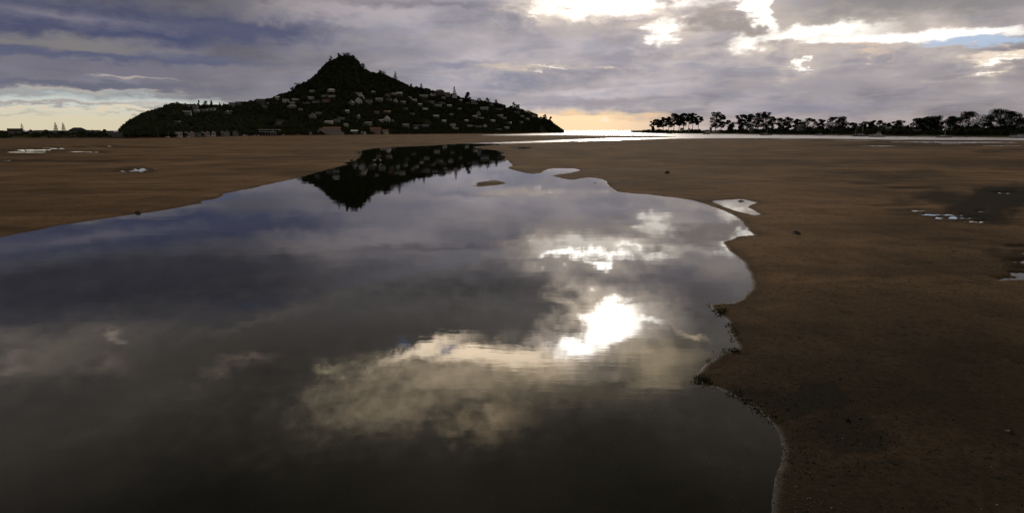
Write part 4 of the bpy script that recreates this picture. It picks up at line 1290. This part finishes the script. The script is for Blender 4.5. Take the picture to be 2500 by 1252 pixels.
for i, (px, yt, w, lab) in enumerate([(8, 334, 34, 'bushy dark tree at the left edge of the picture'), (58, 337, 22, 'low bush under the thin see-through pine'), (113, 330, 16, 'rounded dark tree left of the broad pine'),
        (125, 333, 18, 'second rounded tree, touching the broad pine'), (150, 331, 24, 'round tree beneath the two right-hand pines'), (168, 331, 22, 'round tree just right of the slender pine'),
        (210, 336, 16, 'low bush right of the long low house'), (247, 337, 20, 'low bush under the small round tree'), (263, 335, 18, 'low tree left of the two-storey dark house'),
        (30, 341, 40, 'wide low bush in front of the far left house'), (90, 342, 36, 'wide low bush in front of the pale flat house'), (160, 342, 50, 'wide low bush under the left pines'), (225, 340, 44, 'wide low bush before the dark flat house'),
        (275, 338, 30, 'wide low bush at the very foot of the hill')]):
    off = 34 if yt <= 338 else 16
    shore_bush(lab, px, yt - 15 + px * .02, w * 1.1, left_d(px) + off, rise(LEFT_ROWS, off), 60 + i, G4)
shore_bush('small round-topped tree alone on the left shore', 256, 316, 9, 500, 3.9, 90, G4, .55, 9, 420)

# ------------------------------------------------------------------ pines across the water on the right
G5 = 'pines on the far shore'
# px, top row, width, label, trunk share, clumps
PINES = [
 (1594, 293, 12, 'thin ragged pine at the left tip of the spit', .10, 12), (1608, 291, 20, 'low dense pine second from the tip of the spit', .45, 13), (1619, 286, 18, 'rounded pine third from the tip of the spit', .45, 12),
 (1632, 285, 18, 'pine behind the grey yacht on the spit', .42, 12), (1645, 277, 22, 'tall flat-topped pine at the left of the big clump', .45, 15), (1657, 278, 20, 'flat-topped pine, second in the big clump', .48, 14),
 (1668, 276, 20, 'domed pine in the middle of the big clump', .45, 14), (1681, 277, 18, 'bare-stemmed pine right of the clump middle', .58, 12), (1691, 276, 18, 'tall bare-stemmed pine near the clump end', .60, 12),
 (1704, 283, 15, 'slim bare-stemmed pine ending the big clump', .60, 9), (1747, 273, 26, 'big round pine standing alone right of the clump', .38, 18), (1760, 280, 15, 'smaller pine leaning on the big round one', .42, 10),
 (1777, 293, 20, 'low round pine between the big clumps', .25, 13), (1803, 280, 18, 'pine at the left of the second clump', .35, 12), (1816, 279, 18, 'twin-crowned pine in the second clump', .42, 12),
 (1832, 278, 22, 'pine left of the tallest in the second clump', .38, 14), (1850, 275, 24, 'broad pine in the second clump', .40, 16), (1869, 273, 24, 'tallest pine of the second clump, behind the yacht mast', .38, 16),
 (1884, 284, 20, 'dark pine closing the second clump', .25, 14), (1906, 288, 22, 'open pine left of the gap with bushes', .40, 13), (1925, 286, 22, 'pine with a flat crown above dark bushes', .42, 13),
 (1946, 290, 20, 'pine left of the pale roof across the water', .30, 12), (1972, 288, 30, 'broad dark pine right of the pale roof', .22, 17), (2002, 291, 18, 'leaning pine left of the twin domes', .25, 12),
 (2032, 285, 30, 'left one of the twin-domed dark pines', .20, 18), (2056, 284, 30, 'right one of the twin-domed dark pines', .20, 18), (2085, 299, 24, 'low pine under the ketch masts', .20, 12),
 (2113, 297, 22, 'low flat pine right of the ketch', .25, 12), (2129, 294, 16, 'flat-crowned pine above the white launch', .30, 11), (2145, 294, 20, 'round pine right of the flat-crowned one', .25, 12),
 (2165, 301, 14, 'small low pine in the middle right', .25, 9), (2179, 297, 18, 'small domed pine left of another domed one', .25, 11), (2195, 293, 24, 'domed pine before the long umbrella-shaped group', .25, 14),
 (2243, 288, 34, 'left one of three umbrella-shaped pines', .35, 18), (2268, 284, 34, 'middle one of three umbrella-shaped pines', .38, 20), (2288, 282, 30, 'right one of three umbrella-shaped pines', .38, 18),
 (2316, 284, 36, 'pine behind the leaning yacht mast', .30, 20), (2362, 272, 50, 'feathery pine with bare top twigs', .22, 26), (2408, 281, 28, 'small pine left of the tallest right-hand pine', .25, 16),
 (2442, 265, 46, 'tallest pine at the right, with open layers', .20, 28), (2462, 271, 36, 'layered pine touching the tallest right-hand one', .20, 22), (2504, 286, 40, 'pine cut by the right edge of the picture', .20, 20)]
for i, (px, yt, w, lab, th, cl) in enumerate(PINES):
    off = 34 + (i * 37 % 20)
    D = shore_d(px) + off
    z = rise(RIGHT_ROWS, off) - .3
    H = CAM_H + (HORIZON - yt) / PXR * D - z
    blob_tree('pine_tree', lab, px, 0, H, w / 2 * D / PXR * 1.42, G5, int((1900 + cl * 60) * (1.0 if w < 34 else 1.9)), int(cl * 1.3), D, z, th * (.78 if px < 1720 else .6), PINE, max(.34, .62 * D / 1000), .55, 200 + i)
# undergrowth, one mass along the whole shore
def scrub(name, label, d_fn, px0, px1, rows, n, hfn, off=(14, 60), seed=5):
    rng = np.random.default_rng(seed)
    px = rng.uniform(px0, px1, n); off_ = rng.uniform(*off, n)
    gap = fbm(px * .03, off_ * .02, 91, 3)
    keep = gap > -0.28
    px, off_ = px[keep], off_[keep]
    cs = []; rs = []
    for p, o_ in zip(px, off_):
        D = d_fn(p) + o_
        x, y, _ = at_px(p, D)
        h = hfn(p) * rng.uniform(.4, 1.0) * (0.75 + .5 * float(fbm(p * .02, 0.0, 93, 2)))
        q = ball_points(11, rng, .3); q[:, 2] = np.abs(q[:, 2])
        cs.append(q * np.array((h * .8, h * .8, h)) + np.array((x, y, rise(rows, o_) - .3))); rs.append(np.full(11, h * .42))
    v, f = leaf_cards(np.concatenate(cs), np.concatenate(rs), .8, 0.1, rng)
    tag(link(name, mesh_np(name, v, f), LEAF), label, 'scrub', kind='stuff')
scrub('coastal_scrub', 'dark scrub and hedges under the pines on the far shore', shore_d, 1568, 2560, RIGHT_ROWS, 2300, lambda p: float(np.interp(p, [1570, 1720, 1900, 2100, 2300, 2500], [4.5, 6.0, 9.0, 7.5, 7.0, 7.5])), (12, 75), 5)
scrub('shore_scrub', 'dark scrub along the low left shore', left_d, -160, 300, LEFT_ROWS, 700, lambda p: 2.6, (6, 50), 6)
G6 = 'houses among the pines on the far shore'
def right_house(lab, px, yb, w, kind, wall, roof, hpx, back=24, wins=None):
    back = max(back, 30)
    D = shore_d(px) + back
    house('house', lab, px, 0, w, kind, wall, roof, dist=D, z=CAM_H + (HORIZON - yb) / PXR * D, hpx=hpx, group=G6, wins=wins, clear=False, deep=7.0)
right_house('house with a pale hip roof among the pines across the water', 1957, 312, 20, 'hip', 'pale', 'white', 5, back=14)
right_house('small pale shed under the big clump of pines', 1665, 318, 9, 'gable', 'cream', 'grey', 3.5, back=12)
right_house('tiny pale hut right of the shed under the pines', 1682, 318, 4, 'gable', 'cream', 'grey', 2.5, back=12)
right_house('pale little house under the lone round pine', 1735, 316, 6, 'gable', 'pale', 'white', 3, back=12)
right_house('low grey roof under the second clump of pines', 1834, 316, 10, 'gable', 'grey', 'grey', 3, back=12)
right_house('low dark house under the twin-domed pines', 2045, 315, 30, 'hip', 'dark', 'dark', 3, back=12)
right_house('low brown house right of the white launch', 2168, 317, 14, 'hip', 'dark', 'grey', 3, back=12)
right_house('dim grey house under the umbrella-shaped pines', 2238, 319, 18, 'gable', 'dark', 'dark', 3.5, back=12)

# ------------------------------------------------------------------ boats
HULLW = mat('white_hull_paint', (0.66, 0.66, 0.65), 0.3); HULLD = mat('dark_blue_hull_paint', (0.05, 0.06, 0.085), 0.3)
HULLG = mat('grey_hull_paint', (0.30, 0.30, 0.31), 0.35); ALU = mat('mast_aluminium', (0.42, 0.42, 0.43), 0.4, 0.3); COVER = mat('sail_cover_canvas', (0.10, 0.12, 0.16), 0.8)
ANTIF = mat('antifouling_paint', (0.07, 0.03, 0.025), 0.7)
def hull_mesh(L, B, free, bow=1.25, draft=.35):
    """lofted hull, bow towards +x"""
    secs = []
    for k in range(11):
        s = k / 10.0
        x = (s - .5) * L
        hb = B / 2 * (0.74 + 0.26 * math.sin(math.pi * min(s / .55, 1) * .5)) if s < .55 else B / 2 * max(0.02, 1 - ((s - .55) / .45) ** 2.1)
        sh = free * (1 + (bow - 1) * s * s)
        secs.append([(x, -hb, sh), (x + .04 * L * (s > .95), -hb * .96, sh * .45), (x, -hb * .72, 0), (x - .02 * L * s, -hb * .1, -draft), (x - .02 * L * s, hb * .1, -draft), (x, hb * .72, 0), (x, hb * .96, sh * .45), (x, hb, sh)])
    v = [p for s_ in secs for p in s_]; f = []
    for k in range(10):
        for j in range(7):
            a = k * 8 + j
            f.append((a, a + 1, a + 9, a + 8))
        f.append((k * 8 + 7, k * 8, k * 8 + 8, k * 8 + 15))      # deck
    f.append(tuple(range(7, -1, -1))); f.append(tuple(80 + j for j in range(8)))
    return v, f
def boat_root(name, label, cat, px, D, rot, group, z=0.0):
    x, y, _ = at_px(px, D)
    return thing(name, label, cat, (x, y, z), -math.atan2(x, y) + rot, group)
def cabin(mb, x0, x1, b0, b1, z0, z1, rake=.35):
    mb.add([(x0, -b0, z0), (x1, -b0, z0), (x1, b0, z0), (x0, b0, z0), (x0 + rake * .4, -b1, z1), (x1 - rake, -b1, z1), (x1 - rake, b1, z1), (x0 + rake * .4, b1, z1)],
           [(0, 1, 5, 4), (1, 2, 6, 5), (2, 3, 7, 6), (3, 0, 4, 7), (4, 5, 6, 7), (3, 2, 1, 0)])
    return mb
GB = 'boats moored in the channel'
def yacht(label, px, D, hull_px, mast_px, rot, hull=HULLW, mizzen=0.0, tilt=0.0, z=0.0, furled=True):
    L = hull_px * D / PXR; Hm = mast_px * D / PXR; B = L * .28; fr = L * .085
    root = boat_root('yacht', label, 'yacht', px, D, rot, GB, z)
    root.rotation_euler = (tilt, 0, root.rotation_euler[2])
    v, f = hull_mesh(L, B, fr); MB().add(v, f).build('hull', hull, root)
    MB().box(-L * .3, L * .34, -B * .03, B * .03, -L * .1, -.3).build('keel', ANTIF, root)
    c = cabin(MB(), -L * .16, L * .20, B * .26, B * .2, fr * .98, fr * 1.75, L * .05).build('cabin', HULLW, root)
    for s in (-1, 1):
        for k in range(3):
            xx = -L * .08 + k * L * .085
            MB().box(xx, xx + L * .05, s * B * .245 - .02, s * B * .245 + .02, fr * 1.22, fr * 1.5).build('window', GLASS, c)
    mr = max(.10, L * .011)
    MB().tube([(L * .06, 0, fr), (L * .06, 0, Hm)], [mr, mr * .7], 6).build('mast', ALU, root)
    MB().tube([(L * .05, 0, fr * 2.4), (-L * .32, 0, fr * 2.3)], mr * .7, 6).build('boom', ALU, root)
    if furled: MB().tube([(L * .03, 0, fr * 2.62), (-L * .30, 0, fr * 2.5)], [mr * 1.6, mr * 1.2], 6).build('sail_cover', COVER, root)
    rg = MB(); w = max(.03, .00004 * D)
    for e in ((L * .49, 0, fr * 1.2), (-L * .49, 0, fr), (L * .05, -B * .46, fr), (L * .05, B * .46, fr)):
        rg.tube([(L * .06, 0, Hm * .97), e], w, 3, False)
    rg.build('rigging', ALU, root)
    sp = MB(); sp.tube([(L * .06, -B * .3, Hm * .55), (L * .06, B * .3, Hm * .55)], mr * .4, 4); sp.build('spreader', ALU, root)
    if mizzen:
        MB().tube([(-L * .34, 0, fr), (-L * .34, 0, Hm * mizzen)], [mr * .8, mr * .5], 6).build('mast', ALU, root)
        MB().tube([(-L * .34, 0, fr * 2.2), (-L * .5, 0, fr * 2.2)], mr * .6, 6).build('boom', ALU, root)
    MB().box(-L * .47, -L * .44, -.03, .03, -L * .06, fr * .4).build('rudder', hull, root)
    return root
def launch(label, px, D, hull_px, rot, hull=HULLW, fly=True, z=0.0, group=GB, arch=True):
    L = hull_px * D / PXR; B = L * .32; fr = L * .10
    root = boat_root('motor_launch', label, 'boat', px, D, rot, group, z)
    v, f = hull_mesh(L, B, fr, 1.5); MB().add(v, f).build('hull', hull, root)
    c = cabin(MB(), -L * .30, L * .22, B * .38, B * .32, fr * 1.02, fr * 2.05, L * .12).build('cabin', HULLW, root)
    for s in (-1, 1):
        for k in range(3):
            xx = -L * .24 + k * L * .115
            MB().box(xx, xx + L * .09, s * B * .352 - .05, s * B * .352 + .05, fr * 1.45, fr * 1.85).build('window', GLASS, c)
    MB().add([(L * .215, -B * .30, fr * 1.15), (L * .215, B * .30, fr * 1.15), (L * .115, B * .27, fr * 2.0), (L * .115, -B * .27, fr * 2.0)], [(0, 1, 2, 3)]).add(
        [(L * .235, -B * .30, fr * 1.15), (L * .235, B * .30, fr * 1.15), (L * .135, B * .27, fr * 2.0), (L * .135, -B * .27, fr * 2.0)], [(3, 2, 1, 0)]).build('windscreen', GLASS, c)
    if fly:
        fb = cabin(MB(), -L * .22, L * .04, B * .3, B * .27, fr * 2.06, fr * 2.75, L * .06).build('flybridge', HULLW, root)
        MB().box(-L * .2, L * .03, -B * .3, B * .3, fr * 3.55, fr * 3.7).build('canopy', HULLW, root)
        for s in (-1, 1):
            MB().tube([(-L * .19, s * B * .27, fr * 2.06), (-L * .19, s * B * .27, fr * 3.55)], .05, 4).build('stanchion', ALU, root)
    elif arch:
        am = MB(); am.tube([(-L * .2, -B * .34, fr * 2.0), (-L * .12, -B * .3, fr * 3.6), (-L * .12, B * .3, fr * 3.6), (-L * .2, B * .34, fr * 2.0)], .09, 5); am.build('arch', HULLW, root)
    rl = MB()
    for s in (-1, 1):
        rl.tube([(L * .2, s * B * .36, fr * 1.9), (L * .42, s * B * .2, fr * 2.0), (L * .5, 0, fr * 2.05)], .04, 4)
        rl.tube([(L * .3, s * B * .3, fr * 1.1), (L * .3, s * B * .3, fr * 1.95)], .04, 4)
    rl.build('rail', ALU, root)
    return root
yacht('small dark-hulled yacht before the spit', 1635, 1180, 14, 26, .12, HULLD)
launch('pale fishing launch with low cabin before the lone pine', 1725, 1000, 17, .3, HULLG, False)
yacht('grey yacht with a tall bare mast before the second clump of pines', 1871, 800, 29, 43, .15, HULLG)
launch('white launch with a raised arch before the broad dark pine', 2000, 745, 22, 2.85, HULLW, False)
yacht('two-masted grey ketch left of the white flybridge launch', 2104, 640, 38, 42, .05, HULLG, .72)
launch('white flybridge launch, the largest motor boat', 2142, 590, 36, 2.95, HULLW, True)
yacht('yacht whose mast leans, before the umbrella-shaped pines', 2306, 545, 33, 48, .2, HULLG, 0, .06)
launch('white launch cut by the right edge of the picture', 2496, 515, 46, 3.0, HULLW, False)
GD = 'boats drawn up at the foot of the hill'
def ashore(label, px, w, rot, fly=False):
    f_, _, _ = hill_profile(px)
    launch(label, px, float(f_) - 22, w, rot, HULLW, fly, 0.75, GD, arch=fly)
ashore('white launch lying ashore left of the waterfront houses', 408, 10, .4)
ashore('small white boat ashore in front of the tan twin gables', 458, 7, .1)
ashore('white launch with flybridge ashore before the narrow white townhouse', 514, 10, 2.9, True)
ashore('white launch ashore right of the waterfront row', 596, 12, .3, True)
ashore('left one of two white boats beside the boat shed', 620, 8, .5)
ashore('right one of two white boats beside the boat shed', 630, 7, .8)
ashore('white boat ashore right of the boat shed', 690, 8, 2.7)
f_mast = [(385, 17, 'bare pole by the boats at the left end of the waterfront'), (411, 15, 'bare pole standing behind the leftmost launch ashore'), (531, 9, 'white pole between two twin-gabled townhouses'), (582, 8, 'thin pole at the right end of the waterfront row')]
POLE = mat('weathered_pole', (0.16, 0.13, 0.10), 0.8)
for px, h, lab in f_mast:
    D = float(hill_profile(px)[0]) - 20; x, y, _ = at_px(px, D); H = h * D / PXR
    o = MB().tube([(0, 0, -.5), (0, 0, H * .6), (0, 0, H)], [.16, .14, .08], 6).build('pole', POLE, None, (x, y, 0.9))
    tag(o, lab, 'pole', 'poles along the waterfront')

# ------------------------------------------------------------------ channel markers, wharf
GM = 'marker posts along the channel'
for px, yb, h, lab in [(1523, 326.5, 6, 'leftmost marker post, in the harbour mouth'), (1583, 326.6, 5, 'thin marker post left of the dark yacht'), (1604, 326.8, 5, 'marker post close to the dark yacht'), (1907, 330.5, 7, 'stout marker post right of the tall-masted grey yacht'),
        (1943, 331, 5, 'thin marker post before the pale roof'), (1979, 331.5, 6, 'marker post left of the launch with the arch'), (2047, 332.5, 5, 'marker post between the arched launch and the ketch'), (2082, 333, 5, 'marker post just left of the ketch'),
        (2171, 334.6, 5, 'marker post right of the flybridge launch'), (2221, 335.2, 5, 'marker post midway to the leaning yacht'), (2361, 336.6, 5, 'marker post right of the leaning yacht'), (2415, 337, 5, 'marker post second from the right edge'), (2470, 337.2, 6, 'marker post next to the launch at the right edge')]:
    D = dist_of(yb); x, y, _ = at_px(px, D); H = h * D / PXR; r = max(.16, .55 * D / PXR)
    root = thing('marker_post', lab, 'post', (x, y, 0), 0, GM)
    MB().tube([(0, 0, -1.2), (0, 0, H * .6), (0, 0, H)], [r, r * .95, r * .85], 7).build('pile', POLE, root)
    MB().tube([(0, 0, H), (0, 0, H + r * .8), (0, 0, H + r * 1.1)], [r * 1.3, r * 1.3, r * .3], 7).build('cap', POLE, root)
def wharf():
    D = 1700; x, y, _ = at_px(1555, D); s = D / PXR
    root = thing('wharf', 'small dark timber wharf on piles at the tip of the spit', 'wharf', (x, y, 0), -math.atan2(x, y))
    MB().box(-8 * s, 6 * s, -2, 2, 1.9, 2.4).build('deck', TIMBER, root)
    for k in range(6):
        for yy in (-1.8, 1.8):
            xx = (-7.5 + 13 * k / 5) * s; H = 3.2 + (k % 3) * 1.4
            MB().tube([(xx, yy, -1.5), (xx, yy, H)], .3, 6).build('pile', POLE, root)
wharf()

# ------------------------------------------------------------------ birds
GULLW = mat('white_feathers', (0.75, 0.75, 0.74), 0.8); DUCKD = mat('dark_feathers', (0.035, 0.03, 0.028), 0.8); BEAK = mat('bird_bill', (0.35, 0.12, 0.05), 0.5)
def bird(label, px, py, size, body, rot, z=0.0, swim=False, group='birds'):
    gx, gy = ground(px, py)
    root = thing('wading_bird', label, 'bird', (gx, gy, z), rot, group)
    s = size; lift = .0 if swim else .42 * s
    rings = [(-.5, .03, .10), (-.36, .10, .07), (-.15, .19, 0), (.08, .20, .0), (.24, .14, .06), (.33, .085, .2), (.37, .075, .34), (.42, .08, .43), (.50, .05, .44), (.56, .015, .42)]
    MB().tube([(a * s, 0, lift + (.16 + c) * s) for a, r_, c in rings], [r_ * s for a, r_, c in rings], 8).build('body', body, root)
    MB().tube([(.53 * s, 0, lift + .59 * s), (.68 * s, 0, lift + .55 * s)], [.022 * s, .006 * s], 5).build('bill', BEAK, root)
    for sd in (-1, 1):
        MB().add([(.2 * s, sd * .17 * s, lift + .26 * s), (-.05 * s, sd * .215 * s, lift + .27 * s), (-.62 * s, sd * .05 * s, lift + .27 * s), (-.2 * s, sd * .21 * s, lift + .12 * s), (.1 * s, sd * .2 * s, lift + .12 * s)], [(0, 1, 2, 3, 4)]).build('wing', body, root)
        if not swim:
            MB().tube([(.0, sd * .07 * s, lift + .05 * s), (-.03 * s, sd * .07 * s, .25 * s), (.0, sd * .07 * s, -.05)], .018 * s, 5).build('leg', BEAK, root)
    return root
bird('white gull wading in the pool, left one of the pair', 915, 396.5, .75, GULLW, .3, -.04)
bird('white gull wading in the pool, right one of the pair', 929, 396.5, .75, GULLW, 2.6, -.04)
bird('dark duck on the small side pool, left one', 1806, 491.5, .34, DUCKD, .2, -.05, True)
bird('dark duck on the small side pool, right one', 1812, 491.5, .34, DUCKD, 3.0, -.05, True)
for k, (px, py) in enumerate([(108, 366.5), (112, 366.2), (117, 366.8), (122, 366)]):
    bird(['leftmost', 'second', 'third', 'rightmost'][k] + ' of four white gulls by the far left puddles', px, py, .9, GULLW, k * 1.3, 0.0)

# ------------------------------------------------------------------ things lying on the flats
def ground_z(x, y):
    h, _ = ground_height(np.array([x], float), np.array([y], float)); return h
ROCK = mat('dark_wet_rock', (0.035, 0.032, 0.028), 0.5, var=.3, scale=3.0)
def rock(label, px, py, size, seed):
    rng = np.random.default_rng(seed)
    gx, gy = ground(px, py); z = float(ground_z(gx, gy)[0])
    rings = 6; n = 9; v = []; f = []
    for i in range(rings + 1):
        t = math.pi * i / rings
        for k in range(n):
            a = 6.283 * k / n; r = 1 + rng.normal(0, .16)
            v.append((math.sin(t) * math.cos(a) * r * size, math.sin(t) * math.sin(a) * r * size * .7, math.cos(t) * size * .5 * r))
    for i in range(rings):
        for k in range(n):
            a = i * n + k; b = i * n + (k + 1) % n
            f.append((a, a + n, b + n, b))
    o = MB().add(v, f).build('stone', ROCK, None, (gx, gy, z + size * .12))
    o.rotation_euler = (0, 0, rng.uniform(0, 6))
    tag(o, label, 'stone', 'dark stones on the flats')
rock('dark stone on the right flat beyond the pool', 1944, 573, .28, 1)
rock('dark stone lying near the left bank of the pool', 338, 520, .22, 2)
rock('dark lump at the right edge of the near flat', 2465, 1063, .07, 3)
rock('dark stone beside the pool narrows on the left bank', 858, 393, .4, 4)
rock('dark stone on the far right flat past the pool bend', 1628, 425, .5, 5)
rock('small dark stone in the shallow corner of the pool', 1453, 447, .25, 6)

def scatter(name, label, cat, zones, n, size, mtl, seed, lift=.3, flat=.35, sub=(0.0, 9.9)):
    """small flakes lying on the surface: positions drawn evenly in each zone of the flat"""
    rng = np.random.default_rng(seed)
    U = []; V = []
    for (x0, x1, y0, y1, share) in zones:
        m = int(n * share); U.append(rng.uniform(x0, x1, m)); V.append(y0 + (y1 - y0) * rng.uniform(0, 1, m) ** 1.0)
    U = np.concatenate(U); V = np.concatenate(V)
    G = np.array([ground(a, b) for a, b in zip(U, V)])
    H, mud = ground_height(G[:, 0], G[:, 1])
    clump = fbm(G[:, 0] * .8, G[:, 1] * .8, seed + 3, 3)
    keep = (H > sub[0]) & (H < sub[1]) & (rng.uniform(-.9, .7, len(H)) < clump)
    G, H = G[keep], H[keep]; k = len(G)
    s = size * rng.lognormal(0, .45, k)
    a = rng.uniform(0, 6.283, k)
    tilt = rng.normal(0, .35, (k, 2))
    base = np.stack([G[:, 0], G[:, 1], H + s * lift], 1)
    ux = np.stack([np.cos(a), np.sin(a), tilt[:, 0]], 1) * s[:, None]; uy = np.stack([-np.sin(a), np.cos(a), tilt[:, 1]], 1) * s[:, None] * .72
    up = np.zeros((k, 3)); up[:, 2] = s * flat
    v = np.stack([base - ux, base + ux * .1 - uy, base + ux, base - ux * .1 + uy, base + up], 1).reshape(-1, 3)
    i = np.arange(k)[:, None] * 5
    f = np.concatenate([i + np.array([[0, 1, 4]]), i + np.array([[1, 2, 4]]), i + np.array([[2, 3, 4]]), i + np.array([[3, 0, 4]])])
    o = link(name, mesh_np(name, v, f), mtl); tag(o, label, cat, kind='stuff')
SHELL = mat('bleached_shell', (0.42, 0.39, 0.34), 0.5, var=.25, scale=8.0)
WEED = mat('wet_black_weed', (0.016, 0.017, 0.012), 0.9, spec=0.08, var=.4, scale=6.0)
GRIT = mat('brown_grit', (0.16, 0.12, 0.085), 0.7, var=.4, scale=9.0)
scatter('shells', 'scattered pale cockle shells on the near sand flat', 'shells', [(1700, 2540, 560, 900, .35), (1700, 2540, 900, 1260, .65)], 420, .0065, SHELL, 1)
scatter('sunken_shells', 'pale shells lying on the bed of the near pool', 'shells', [(1350, 1920, 930, 1260, .8), (300, 1400, 980, 1260, .2)], 800, .009, SHELL, 2, sub=(-3, -.02))
scatter('weed_scraps', 'dark scraps of weed strewn over the near flat', 'seaweed', [(1800, 2200, 900, 1170, .5), (1750, 2540, 640, 1260, .42), (1650, 2100, 430, 640, .08)], 14000, .0105, WEED, 3, .15, .25)
scatter('grit', 'coarse brown grit along the near edge of the pool', 'grit', [(1690, 2000, 690, 1260, 1.0)], 7000, .008, GRIT, 4, .2, .5, (0.0, .09))
def seaweed():
    """oyster and weed crust on the points of the near bank"""
    rng = np.random.default_rng(5)
    pts = []
    for line, n in [([(1724, 742), (1740, 757), (1756, 769), (1768, 745)], 420), ([(1770, 792), (1780, 800), (1786, 815), (1795, 835)], 300), ([(1795, 857), (1770, 861), (1745, 874), (1722, 893), (1702, 911), (1706, 930), (1718, 944), (1750, 948)], 1000),
                    ([(1750, 948), (1790, 966), (1850, 1004), (1885, 1040)], 420)]:
        L = np.array([ground(a, b) for a, b in line]); m = len(L) - 1
        t = rng.uniform(0, m, n); i = np.minimum(t.astype(int), m - 1); q = (t - i)[:, None]
        pts.append(L[i] * (1 - q) + L[i + 1] * q + rng.normal(0, .085, (n, 2)) + np.array([[.10, 0.02]]))
    P = np.concatenate(pts)
    P = P[fbm(P[:, 0] * 2.2, P[:, 1] * 2.2, 71, 3) > rng.uniform(-.25, .75, len(P))]
    H, _ = ground_height(P[:, 0], P[:, 1]); H = np.maximum(H, -.03)
    c = np.stack([P[:, 0], P[:, 1], H + rng.uniform(0, .07, len(P))], 1)
    c = np.repeat(c, 3, 0) + rng.normal(0, .035, (len(P) * 3, 3)) * np.array([1.2, 1.2, .35])
    v, f = leaf_cards(c, .029, .45, .5, rng)
    m = leaf_mat('green_weed', (0.014, 0.018, 0.008), (0.06, 0.07, 0.028), .05)
    tag(link('seaweed', mesh_np('seaweed', v, f), m), 'green-black weed crust on the points of the near right bank', 'seaweed', kind='stuff')
seaweed()
